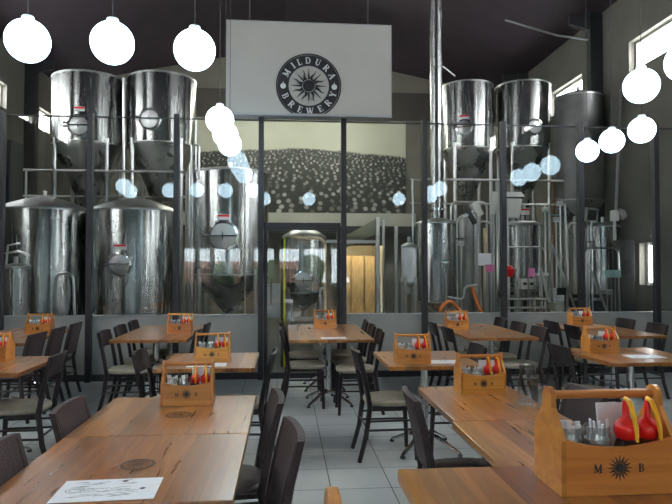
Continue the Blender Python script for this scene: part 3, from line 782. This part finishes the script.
sheet('leaflet','white leaflet in front of the caddy on the middle left table',-0.60,4.72,0.30,0.17,0.05,False)
sheet('leaflet','white leaflet in front of the caddy on the middle right table',1.24,4.72,0.30,0.17,-0.05,False)
sheet('leaflet','white leaflet at the near edge of the central back table',0.52,6.42,0.27,0.15,0.03,False)
sheet('leaflet','white leaflet beside the caddy on the right edge table',3.03,4.86,0.30,0.19,-0.1,False)
# glass jug by the right caddy
jg = thing('water_jug','clear glass jug on the table between the two right caddies','jug',(1.325,3.20,0.7515))
MB().lathe([(0,0),(0.048,0),(0.056,0.02),(0.056,0.12),(0.042,0.19),(0.048,0.225),(0.045,0.225),(0.039,0.19),(0.052,0.118),(0.052,0.022),(0,0.01)],n=28).build('jug_body','jarglass',jg,True)
MB().tube([(0.045,0,0.2),(0.09,0,0.18),(0.095,0,0.11),(0.055,0,0.06)],0.006).build('handle','jarglass',jg,True)

# ---------------------------------------------------------------- brewery vessels
def tank(name, label, x, y, r, zb, zt, dome=0.2, cone=0.0, legs=True, man=None, plate=None, group='steel brewing vessels', body='steel', manr=0.2, legin=0.98, flat_lid=False):
    t = thing(name, label, 'tank', (x,y,0), group=group)
    MB().lathe([(r*0.999,zb),(r,zb),(r,zt-0.01),(r*0.995,zt)],n=72).build('shell',body,t,True)
    if dome: MB().lathe([(r*1.0,zt-0.004),(r*0.97,zt+dome*0.10),(r*0.72,zt+dome*0.45),(r*0.38,zt+dome*0.82),(r*0.12,zt+dome*0.98),(0,zt+dome)],n=72).build('dome_lid','steel_rough',t,True)
    zc = zb-cone
    if cone: MB().lathe([(r*0.06,zc),(r*0.08,zc),(r*0.985,zb-0.01),(r*0.998,zb+0.01)],n=72).build('cone','steel_cone',t,True)
    for z in (zb+0.02, zt-0.02): MB().lathe([(r+0.0005,z-0.018),(r+0.008,z-0.012),(r+0.008,z+0.012),(r+0.0005,z+0.018)],n=72).build('weld_band','steel_rough',t,True)
    if legs:
        for k in range(4):
            a = PI/4+k*PI/2; c, s = math.cos(a)*r*legin, math.sin(a)*r*legin
            MB().tube([(c,s,0),(c,s,zb+0.12)],0.04,12).build('leg','pipe',t,True)
    MB().tube([(0,0,zt+dome*0.9),(0,0,zt+dome+0.10)],0.035,12).build('top_fitting','pipe',t,True)
    if cone: MB().tube([(0,0,zc-0.10),(0,0,zc+0.03)],0.045,12).build('outlet_valve','pipe',t,True)
    if man:
        ax, mz = man      # angle from the camera-facing direction
        a = -PI/2+ax; c, s = math.cos(a), math.sin(a)
        rot = Matrix.Translation((c*(r-0.03),s*(r-0.03),mz)) @ Matrix.Rotation(a,4,'Z') @ Matrix.Rotation(PI/2,4,'Y')
        o = MB().lathe([(manr,0),(manr,0.10),(manr*0.86,0.105),(manr*0.86,0.0)],n=36).xf(rot).build('manway_ring','chrome',t,True)
        d = MB().lathe([(manr*0.86,0.06),(manr*0.82,0.075),(manr*0.4,0.09),(0,0.095)],n=36).xf(rot).build('manway_door','manway',t,True)
        MB().tube([(0,-manr*0.95,0.13),(0,manr*1.0,0.13)],0.014,8).tube([(-manr*0.25,0,0.13),(manr*0.25,0,0.13)],0.01,8).tube([(0,0,0.1),(0,0,0.2)],0.014,8).xf(rot).build('clamp_bar','chrome',d,True)
        MB().tube([(0.02,-manr*0.95,0.06),(0.02,-manr*1.35,0.06)],0.02,8).tube([(-0.05,-manr*0.9,0.06),(-0.05,-manr*1.35,0.06)],0.02,8).xf(rot).build('hinge','chrome',o,True)
        if plate:
            pz = plate; m = MB(); w = 0.10
            m.box(-w,w,-r-0.012,-r+0.05,pz-0.045,pz+0.045).xf(Matrix.Rotation(ax,4,'Z')); m.build('notice_plate','paper',t)
            m = MB(); m.box(-w,w,-r-0.015,-r-0.011,pz+0.005,pz+0.04).xf(Matrix.Rotation(ax,4,'Z')); m.build('red_notice_band','red',t)
    return t
YAW = math.atan(51/600); PIT = math.atan(16/600)
def ray(px, py):
    # direction through a point of the photograph, used to measure where things stand
    a, b_ = (px-336)/600, (252-py)/600; cp, sp, cy, sy = math.cos(PIT), math.sin(PIT), math.cos(YAW), math.sin(YAW)
    return (sy*cp+a*cy-b_*sy*sp, cy*cp-a*sy-b_*cy*sp, sp+b_*cp)
def vx(px, d): q = ray(px, 262); return q[0]/q[1]*d
def vz(py, d, px=None): q = ray(336 if px is None else px, py); return 1.5+q[2]/q[1]*d
# suspended conical tanks
tank('conical_fermenter','raised conical steel tank at the far left with open manway',vx(88,13),13,0.74,vz(142,12.3,88),vz(70,12.3,88),0.12,1.45,man=(0.05,vz(125,12.2,80)),plate=vz(108,12.2,75),manr=0.22)
tank('conical_fermenter','raised conical steel tank second from left',vx(161,13),13,0.71,vz(142,12.3,162),vz(70,12.3,162),0.12,1.45,man=(-0.13,vz(118,12.2,150)),manr=0.22)
tank('conical_fermenter','raised conical steel tank right of the tall flue',vx(468,13),13,0.57,vz(147,12.45,469),vz(79,12.45,469),0.0,1.2,man=(-0.41,vz(127,12.4,465)),plate=vz(116,12.4,465),manr=0.17)
tank('conical_fermenter','raised conical steel tank second to the right of the flue',vx(524,13),13,0.60,vz(147,12.45,525),vz(79,12.45,525),0.0,1.2,man=(0.0,vz(127,12.4,535)),manr=0.17)
tank('steel_tank','tall dull grey tank by the right brewery wall',vx(580,12.3),12.3,0.49,2.9,vz(98,12.3,580),0.15,0.9,body='steel_dark',legs=True,legin=0.6)
# big standing tanks
tank('bright_tank','wide steel tank at the left edge with shallow conical lid',vx(44,11),11,0.76,0.62,vz(208,10.6,44),0.24,0.25)
tank('bright_tank','wide steel tank with oval manway and red notice, second from left',vx(134,11),11,0.76,0.62,vz(209,10.6,134),0.24,0.25,man=(-0.05,vz(264,10.3,122)),plate=vz(247,10.3,122),manr=0.19)
tank('bright_tank','tall steel tank with round manway left of the door',vx(230,11),11,0.69,1.36,vz(170,10.6,229),0.10,0.72,man=(-0.07,vz(236,10.3,224)),plate=vz(217,10.3,224),manr=0.26)
tank('round_vessel','small domed steel vessel with round manway behind the door',vx(304,12),12,0.44,1.0,2.12,0.20,0.35,man=(-0.05,1.26),manr=0.19)
K1 = tank('brew_kettle','steel brew kettle with the tall flue',vx(437,11.5),11.5,0.42,0.83,2.38,0.10,0.2)
MB().tube([(0,0,2.45),(0,0,ZR-0.12-vx(437,11.5)*0.2)],0.118,24).build('flue','steel',K1,True)
MB().lathe([(0.13,2.62),(0.17,2.62),(0.17,2.66),(0.13,2.66)],n=24).build('flue_flange','chrome',K1,True)
tank('slim_tank','slim dull steel column behind the kettle',vx(467,12.3),12.3,0.18,0.5,2.55,0.08,0.15,body='steel_rough')
tank('mash_vessel','steel vessel under the white hopper',vx(523,11.5),11.5,0.36,1.17,2.36,0.08,0.15)
tank('mash_vessel','steel vessel at the right beyond the dark post',vx(603,11.5),11.5,0.33,1.05,2.34,0.08,0.15)
fv = tank('filter_housing','white clothed filter cylinder beside the kettle',vx(409,10.6),10.6,0.135,1.22,1.90,0.06,0.08,body='filterwhite')
sv = tank('clamp_vessel','small steel pot with clamped lid in front of the left tank',vx(16,9.7),9.7,0.20,0.35,1.52,0.06,0.1)
MB().tube([(-0.19,0,1.42),(-0.19,-0.02,1.72),(0.05,-0.02,1.76),(0.2,-0.02,1.70)],0.02).tube([(-0.1,-0.1,1.55),(-0.08,-0.1,1.85),(0.1,-0.1,1.88)],0.018).lathe([(0.215,1.50),(0.215,1.535)],n=30).build('clamped_pipework','pipe',sv,True)

def pipe(name, label, pts, r=0.025, m='pipe', cat='pipe', grp='steel pipes in the brewery', smooth=True, bend=True):
    q = [Vector(p) for p in pts]
    if bend and len(q) > 2:
        out = [q[0]]
        for i in range(1,len(q)-1):
            a, b, c = q[i-1], q[i], q[i+1]; l = min((a-b).length,(c-b).length)*0.45; l = min(l, 0.14)
            pa = b+(a-b).normalized()*l; pc = b+(c-b).normalized()*l
            for k in range(6):
                u = k/5; out.append(pa*(1-u)**2+b*2*u*(1-u)+pc*u*u)
        out.append(q[-1]); q = out
    return tag(MB().tube(q, r, 10).build(name, m, None, smooth), label, cat, grp)
def W(px, py, d): q = ray(px, py); return (q[0]/q[1]*d, d, 1.5+q[2]/q[1]*d)
def G0(px, d): return (vx(px,d), d, 0)
# catwalk handrails
def rail(label, xa, xb, d, py, posts):
    t = thing('handrail', label, 'railing', (0,0,0), group='catwalk handrails')
    z = vz(py,d); x0, x1 = vx(xa,d), vx(xb,d)
    MB().tube([(x0,d,z),(x1,d,z)],0.026,10).build('top_rail','pipe',t,True)
    MB().tube([(x0,d,z-0.5),(x1,d,z-0.5)],0.018,8).build('mid_rail','pipe',t,True)
    for p in posts: MB().tube([(vx(p,d),d,0),(vx(p,d),d,z)],0.022,8).build('rail_post','pipe',t,True)
rail('steel handrail above the two left tanks',22,186,12.0,174,(25,54,106,186))
rail('steel handrail behind the kettle and hopper',410,566,11.98+0.12,178,(413,497,566))
# pipes
pipe('steel_pipe','bright vertical pipe left of the big manway tank',[G0(192,10.1),W(192,145,10.1),W(199,145,10.1),W(199,180,10.1)],0.022)
pipe('steel_pipe','thin bright pipe running down the front of the big tank',[G0(245,10.2),W(245,175,10.2),W(236,172,10.2)],0.014)
pipe('steel_pipe','arched pipe loop in front of the far left tank',[G0(56,9.9),W(56,273,9.9),W(73,273,9.9),G0(78,9.9)],0.022)
pipe('steel_pipe','left one of the twin pale pipes right of the door',[G0(378,12),W(378,217,12)],0.036,'white')
pipe('steel_pipe','right one of the twin pale pipes right of the door',[G0(383.5,12),W(383.5,219,12)],0.03,'pipe')
pipe('steel_pipe','stout pale pipe left of the filter cylinder',[G0(396,11.6),W(396,226,11.6)],0.04,'pipe')
pipe('steel_pipe','yellow tinted pipe right of the domed vessel',[G0(325,11.3),W(325,239,11.3),W(290,237,11.3)],0.028,'creampanel')
pipe('steel_pipe','arched pipe over the kettle to the steel column',[W(451,222,11.3),W(451,202,11.3),W(487,202,11.3),G0(487,11.3)],0.022)
pipe('steel_pipe','bright pipe standing between kettle and column',[G0(457,10.9),W(457,216,10.9),W(475,213,10.9),W(475,226,10.9),G0(475,10.9)],0.016)
pipe('steel_pipe','upright pipe frame left of the white hopper',[G0(476,11),W(476,222,11),W(491,221,11),G0(491,11)],0.02)
pipe('steel_pipe','stepped pipe with elbows low right of the kettle',[W(448,297,10.3),W(464,300,10.3),W(464,286,10.3),W(481,285,10.3),G0(481,10.3)],0.02)
pipe('steel_pipe','twin-bend pipe over the hopper vessel',[G0(506,10.8),W(506,222,10.8),W(540,222,10.8),G0(540,10.8)],0.024)
pipe('steel_pipe','pipe arch between hopper vessel and dark post',[G0(567,10.8),W(567,223,10.8),W(588,221,10.8),G0(588,10.8)],0.024)
pipe('steel_pipe','upright pipe between the two right vessels',[G0(549,12.6),W(549,150,12.6)],0.03)
pipe('steel_pipe','warm coloured upright pipe behind the right vessels',[G0(553.5,12.4),W(553.5,182,12.4)],0.035,'copper')
pipe('steel_pipe','thin upright conduit near the right edge',[G0(648,10.9),W(648,170,10.9)],0.02)
pipe('steel_pipe','horizontal pipe crossing the right vessels',[W(500,247,10.7),W(545,247,10.7),G0(546,10.7)],0.014)
pipe('steel_pipe','horizontal pipe crossing the far right vessel',[G0(586,10.6),W(586,248,10.6),W(618,248,10.6),G0(620,10.6)],0.016)
pipe('steel_pipe','warm upright pipe with valve under the chute',[G0(485,10.5),W(485,228,10.5)],0.035,'creampanel')
pipe('steel_pipe','pale conduit slanting from the right roof column',[(vx(507,12.6),12.6,vz(14,12.6)),(vx(560,12.6),12.6,vz(28,12.6)),(6.54,12.35,vz(40,12.35,595))],0.022,bend=False)
pipe('steel_pipe','slanting pipe from the right roof to the far vessel',[(6.76,11.5,vz(90,12)),W(616,212,11.05)],0.03,bend=False)
pipe('steel_pipe','left slender upright pipe between raised left tanks',[G0(124,12.05),W(124,78,12.05)],0.03)
pipe('steel_pipe','right slender upright pipe beside the raised tank',[G0(196,12.5),W(196,120,12.5)],0.02)
pipe('steel_pipe','pipe stack above the raised tank right of the flue',[(vx(440,12.2),12.2,3.4),W(440,64,12.2),W(455,76,12.4)],0.014)
for i,(a,b,d) in enumerate([((552,245),(573,303),10.2),((588,262),(604,304),10.2),((541,268),(551,312),10.0)]):
    p0 = Vector(W(*a,d)); p1 = Vector(W(*b,d)); dirv = p1-p0; k = p0.z/(-dirv.z); p2 = p0+dirv*k
    t = thing('stair_stringer', ['long steel brace slanting down beside the white bins','steel brace slanting down right of the dark post','grey steel brace slanting down left of the white bins'][i],'brace',(0,0,0),group='slanting steel braces')
    MB().tube([p0,p2],0.024,8).build('brace_tube','pipe',t,True); MB().tube([G0(a[0],d),p0],0.018,8).build('brace_post','steel_rough',t,True)

for i,(px,py,lab,hm) in enumerate([(545,212,'pale valve block on the pipe above the hopper vessel','white'),(556,222,'small blue handled valve left of the dark post','teal'),(560,206,'grey actuator valve on the upright pipe','signedge'),(461,246,'small valve on the pipe beside the kettle','chrome'),(446,268,'blue handled valve low on the kettle pipe','teal'),(592,249,'bright valve on the right vessel pipe','chrome')]):
    d = 10.75; x, y, z = W(px,py,d)
    v = thing('pipe_valve',lab,'valve',(x,y,0),group='valves on the brewery pipes')
    MB().tube([(0,0,0),(0,0,z)],0.016,8).build('upright_pipe','pipe',v,True)
    MB().box(-0.05,0.05,-0.045,0.045,z,z+0.09).build('valve_body','pipe',v,bevel=0.012)
    MB().tube([(0,0,z+0.09),(0,0,z+0.13)],0.012,8).box(-0.09,0.05,-0.012,0.012,z+0.12,z+0.145).build('valve_handle',hm,v)
# hoses
def arc_pts(px0,py0,px1,py1,d,lift=0.25,n=12):
    a = Vector(W(px0,py0,d)); b = Vector(W(px1,py1,d)); return [a.lerp(b,k/n)+Vector((0,0,lift*math.sin(PI*k/n))) for k in range(n+1)]
h1 = [(vx(434,9.4),9.4,0.03),(vx(437,9.4),9.4,0.5),(vx(441,9.4),9.4,vz(308,9.4)),(vx(448,9.4),9.4,vz(301,9.4)),(vx(455,9.5),9.5,vz(305,9.5)),(vx(463,9.6),9.6,vz(318,9.6)),(vx(470,9.6),9.6,0.03)]
pipe('hose','orange hose looping up behind the low wall',h1,0.03,'orange','hose','orange hoses')
pipe('hose','orange hose hanging straight from the stepped pipe',[W(472,287,10.15),W(476,300,10.1),W(482,313,10.0),(vx(486,9.9),9.9,0.03)],0.035,'orange','hose','orange hoses')

# boxes and small equipment
def stand(name, label, cat, px0, px1, py0, py1, d, dep, m, leg=True, parts=None, top=None):
    x0, x1, z1, z0 = vx(px0,d), vx(px1,d), vz(py0,d), vz(py1,d)
    t = thing(name,label,cat,((x0+x1)/2,d,0))
    w = (x1-x0)/2
    MB().box(-w,w,0,dep,z0,z1).build('body',m,t,bevel=0.006)
    if leg and z0 > 0.02:
        for sx_ in (-0.8,0.8):
            for yy in (0.15*dep,0.85*dep):
                MB().tube([(sx_*w,yy,0),(sx_*w,yy,z0)],0.014,6).build('leg','steel_rough',t,True)
    return t, w, z0, z1
hp = thing('malt_hopper','white tapered plastic hopper above the steel vessel','hopper',(vx(512,10.8),10.8,0))
zt, zb_ = vz(191,10.8), vz(217,10.8)
MB().hexa([(-0.11,-0.1,zb_),(0.11,-0.1,zb_),(-0.11,0.1,zb_),(0.11,0.1,zb_),(-0.15,-0.15,zt-0.09),(0.15,-0.15,zt-0.09),(-0.15,0.15,zt-0.09),(0.15,0.15,zt-0.09)]).build('bin','grain',hp,bevel=0.008)
MB().hexa([(-0.17,-0.17,zt-0.09),(0.19,-0.17,zt-0.09),(-0.17,0.17,zt-0.09),(0.19,0.17,zt-0.09),(-0.15,-0.15,zt),(0.13,-0.15,zt),(-0.15,0.15,zt),(0.13,0.15,zt)]).build('lid','grain',hp,bevel=0.006)
for s in (-1,1): MB().tube([(s*0.10,-0.06,0),(s*0.10,-0.06,zb_+0.01)],0.018,8).build('leg','pipe',hp,True)
MB().box(-0.165,0.165,-0.165,0.165,zt-0.12,zt-0.095).build('strap','dark',hp)
ch = thing('grain_chute','pale chute tipped diagonally left of the hopper','chute',(vx(477,10.9),10.9,0))
Rm = Matrix.Translation((0,0,vz(208,10.9))) @ Matrix.Rotation(math.radians(-32),4,'Y')
Mx = Matrix.Translation((0,0,vz(208,10.9))) @ Matrix.Rotation(math.radians(-30),4,'Y')
m = MB().box(-0.06,0.06,-0.06,0.06,-0.14,0.14,Mx); m.build('chute_body','grain',ch)
m = MB().box(-0.20,-0.13,-0.05,0.05,-0.22,0.16,Mx); m.build('dark_side','dark',ch)
MB().box(-0.30,0.02,-0.03,0.03,-0.02,0.02,Mx).build('bracket','pipe',ch)
MB().tube([(0.02,0,0),(0.02,0,vz(210,10.9))],0.02,8).build('support_post','pipe',ch,True)
ch2 = thing('side_chute','narrow pale panel standing left of the hopper post','panel',(vx(494,10.9),10.9,0))
MB().box(-0.05,0.05,-0.02,0.02,vz(213,10.9),vz(190,10.9),Matrix.Translation((0,0,2.7))@Matrix.Rotation(0.15,4,'Y')@Matrix.Translation((0,0,-2.7))).build('panel','grain',ch2); MB().tube([(0,0,0),(0,0,vz(212,10.9))],0.018,8).build('support_post','pipe',ch2,True)
t,w,z0,z1 = stand('labelled_box','small pale box with red stripe right of the hopper','box',521,530,206,213,10.9,0.12,'grain')
MB().box(-w*0.9,w*0.9,-0.004,0,z1-0.05,z1-0.02).build('red_stripe','red',t)
cs = thing('control_screen','tilted grey control screen on top of the right vessel','screen',(vx(592,10.9),10.9,0))
Mx = Matrix.Translation((0,0,vz(213,10.9)))@Matrix.Rotation(0.12,4,'Y')
MB().box(-0.115,0.115,-0.03,0.03,-0.13,0.13,Mx).build('housing','signedge',cs,bevel=0.01); MB().box(-0.085,0.085,-0.034,-0.03,-0.10,0.09,Mx).build('display','black',cs)
MB().tube([(0,0,0),(0,0,vz(218,10.9))],0.02,8).build('support_post','pipe',cs,True)
mo = thing('pump_motor','white motor with grey flange above the right vessel','motor',(vx(616,11.0),11.0,0))
MB().lathe([(0.075,vz(219,11)),(0.08,vz(218,11)),(0.08,vz(209,11)),(0.06,vz(208,11))],-0.02,0,24).build('motor_can','white',mo,True)
MB().lathe([(0.09,-0.05),(0.11,-0.02),(0.11,0.05),(0.05,0.09)],n=20).xf(Matrix.Translation((0.12,0.02,vz(212,11)))@Matrix.Rotation(0.9,4,'Y')).build('flange','signedge',mo,True)
MB().tube([(-0.02,0,0),(-0.02,0,vz(219,11))],0.03,8).build('support_post','pipe',mo,True)
t,w,z0,z1 = stand('wall_cabinet','grey cabinet standing just inside the glass door','cabinet',266,280,284,318,10.6,0.4,'signedge')
stand('side_table','small white topped stand beside the yellow post','stand',283,293,300,303,9.9,0.25,'white')
yp = thing('safety_post','yellow and black upright post inside the door','post',(vx(283.5,9.2),9.2,0))
MB().box(0.0,0.028,-0.02,0.02,0,vz(238,9.2)).build('yellow_face','safety',yp); MB().box(-0.04,-0.001,-0.02,0.02,0,vz(240,9.2)).build('black_face','black',yp)
t,w,z0,z1 = stand('notice_stand','white notice sheet on a stand right of the kettle','notice',478,491,253,265.5,10.1,0.02,'paper')
t,w,z0,z1 = stand('notice_stand','pink notice card right below the white notice','notice',485.5,494,264.5,272,9.95,0.02,'pink')
rb = thing('red_bucket','round red bucket hanging by the post at right','bucket',(vx(509,10.0),10.0,0))
MB().lathe([(0.055,vz(277,10)),(0.085,vz(272,10)),(0.09,vz(269,10)),(0.05,vz(266,10)),(0,vz(265.5,10))],n=24).build('body','red',rb,True); MB().tube([(0,0,0),(0,0,vz(276,10))],0.015,8).build('support_post','pipe',rb,True)
stand('pink_card','pink sheet on a thin stand beside the red bucket','notice',528,535,268,277,10.0,0.02,'pink')
stand('bracket_shelf','white bracket shelf behind the pink sheet','shelf',536,549,273,276,10.2,0.12,'white')
t,w,z0,z1 = stand('control_box','grey white control box with dark dials','control box',521,536,279,290,10.1,0.15,'grain')
dl = MB(); 
for q in (-0.5,0.4): dl.lathe([(0.03,0),(0.03,0.02)],n=16).xf(Matrix.Rotation(PI/2,4,'X')) if False else dl.box(w*q-0.03,w*q+0.03,-0.01,0,(z0+z1)/2-0.02,(z0+z1)/2+0.03)
dl.build('dial','black',t)
stand('white_bin','tall white bin with dark lid strip','bin',551,556,289,303,10.2,0.2,'white')
t,w,z0,z1 = stand('white_bin','short white bin beside the taller one','bin',556.5,564,289,303,10.2,0.2,'white')
MB().box(-w,w+0.03,-0.01,0,z0+0.12,z1+0.01).build('dark_label','dark',t)
stand('cream_crate','pale yellow crate low behind the low wall','crate',555,564,304,312,9.6,0.25,'beige')
stand('teal_tub','pale teal tub under the far right vessel','tub',611,621,270,278,10.3,0.2,'teal')
# pale yellow rail frame behind the wall
yr = thing('pallet_rail','pale yellow rail frame low behind the low wall','railing',(0,9.9,0))
m = MB()
for py in (300,309): m.tube([(vx(497,9.9),0,vz(py,9.9)),(vx(547,9.9),0,vz(py,9.9))],0.02,8)
m.build('rail','beige',yr)
for px in (500,519,534,545): MB().tube([(vx(px,9.9),0,0),(vx(px,9.9),0,vz(299,9.9))],0.022,8).build('rail_post','beige',yr)
# dark machinery bench beneath the right vessels
for i,(a,b,py,lab) in enumerate([(498,548,279,'dark machine frame under the hopper vessel'),(566,608,276,'dark machine bench under the far right vessel')]):
    d = 12.2 if i == 0 else 10.95
    t = thing('machine_bench',lab,'bench',((vx(a,d)+vx(b,d))/2,d,0),group='dark benches under the vessels'); w = (vx(b,d)-vx(a,d))/2
    z = min(vz(py,d),1.0)
    MB().box(-w,w,-0.12,0.12,z-0.06,z).build('bench_top','dark',t); MB().box(-w*0.95,w*0.95,-0.10,0.10,0.25,z-0.12).build('lower_cabinet','dark',t)
    for s in (-1,1): MB().box(s*w*0.96-0.03,s*w*0.96+0.03,-0.1,0.1,0,z-0.06).build('leg','dark',t)
mc = thing('machine_cabinet','tall dark machine cabinet right of the far right vessel','cabinet',(6.38,10.85,0))
MB().box(-0.14,0.14,-0.14,0.14,0.08,vz(240,10.8,632)).build('body','dark',mc,bevel=0.01); MB().box(-0.12,0.12,-0.12,0.12,0,0.08).build('plinth','black',mc)
MB().box(-0.08,0.08,-0.15,-0.14,1.4,1.65).build('control_face','signblack',mc)
# duct and beams near the centre
du = thing('sloped_duct','pale green duct sloping down toward the door','duct',(0,14,0))
p0 = Vector((vx(377,14),0,vz(218,14))); p1 = Vector((vx(335,14),0,vz(244,14)))
MB().hexa([p1+Vector((-0.1,-0.3,-0.25)),p0+Vector((0,-0.3,-0.35)),p1+Vector((-0.1,0.3,-0.25)),p0+Vector((0,0.3,-0.35)),p1+Vector((-0.1,-0.3,0.0)),p0+Vector((0,-0.3,0.0)),p1+Vector((-0.1,0.3,0.0)),p0+Vector((0,0.3,0.0))]).build('duct','greenduct',du)
for p in (p0,p1): MB().tube([(p.x,0.0,0),(p.x,0.0,p.z-0.2)],0.03,8).build('support_post','pipe',du,True)
bs = thing('gantry','pale steel gantry beam crossing behind the door bay','beam',(0,13.2,0))
MB().box(vx(318,13.2),vx(378,13.2),-0.05,0.05,vz(243,13.2),vz(240,13.2)).build('beam','pipe',bs)
for px in (319,377): MB().box(vx(px,13.2)-0.03,vx(px,13.2)+0.03,-0.03,0.03,0,vz(243,13.2)).build('beam_post','steel_rough',bs)
# store room contents
for i,(x,w,lab) in enumerate([(1.98,0.17,'narrow cream panel at the left in the lit storeroom'),(2.40,0.20,'cream panel in the middle of the lit storeroom'),(2.83,0.17,'cream panel at the right in the lit storeroom')]):
    o = MB().box(-w,w,-0.03,0.03,0,1.9).build('stacked_panel','creampanel'); o.location = (x,YB+1.2+0.15*i,0.0); tag(o,lab,'panel','cream panels in the storeroom')
lt = thing('tube_light','warm tube lamp on the storeroom ceiling','lamp',(2.4,YB+0.55,2.6))
bm_ = MB().box(-0.5,0.5,-0.04,0.04,-0.09,-0.02); M['warmtube'] = mat('lit_warm_tube',(0.9,0.8,0.6),emit=(1,0.74,0.40),estr=22)
bm_.build('tube','warmtube',lt); MB().box(-0.5,0.5,-0.05,0.05,-0.02,0).build('housing','white',lt)
# stools/drum in the left of the brewery
dr = thing('dark_cupboard','tall dark cupboard against the left brewery wall','cupboard',(vx(4,13.5),13.5,0)); MB().box(-0.35,0.25,-0.3,0.3,0.1,vz(148,13.5)).build('body','dark',dr); MB().box(-0.33,0.23,-0.28,0.28,0,0.1).build('plinth','black',dr); MB().box(-0.33,-0.06,-0.315,-0.30,0.15,4.0).build('door','dark',dr); MB().box(-0.04,0.23,-0.315,-0.30,0.15,4.0).build('door','dark',dr)

# lamps added out of sight behind the sign to brighten the mural
def batten(label, x, y, z):
    t = thing('added_batten', label, 'added lamp', (x,y,z), group='added battens that brighten the mural')
    MB().box(-0.62,0.62,-0.05,0.05,0,0.05).build('housing','white',t)
    for s in (-1,1): MB().tube([(-0.6,s*0.025,-0.018),(0.6,s*0.025,-0.018)],0.016,8).build('tube','fill_tube',t,True)
    zc = ZR-(ZR-ZE)*abs(x)/XR
    for s in (-0.5,0.5): MB().tube([(s,0,0.05),(s,0,zc-z-abs(s)*0.2-0.03)],0.005,6).build('cord','dark',t)
M['fill_tube'] = mat('added_fill_tube',(0.9,0.9,0.9),emit=(0.98,1.0,0.86),estr=110)
batten('fluorescent batten added unseen behind the left of the sign to light the mural',-0.9,15.5,6.3)
batten('fluorescent batten added unseen behind the right of the sign to light the mural',1.7,15.5,6.3)

# ---------------------------------------------------------------- world + camera
w = bpy.data.worlds.new('World'); S.world = w; w.use_nodes = True; nt = w.node_tree
bg = nt.nodes['Background']; bg.inputs['Color'].default_value = (0.95,0.97,1.0,1); bg.inputs['Strength'].default_value = 9.0
cam = bpy.data.cameras.new('Camera'); co = bpy.data.objects.new('Camera',cam); C.objects.link(co)
cam.sensor_width = 36; cam.lens = 600/672*36; cam.clip_end = 200; cam.clip_start = 0.02
co.location = (0,0,1.5); co.rotation_euler = (PI/2+math.atan(16/600),0,-math.atan(51/600)); S.camera = co
S.view_settings.view_transform = 'Standard'; S.view_settings.look = 'None'; S.view_settings.gamma = 1
S.view_settings.exposure = 1.5; S.view_settings.use_curve_mapping = False
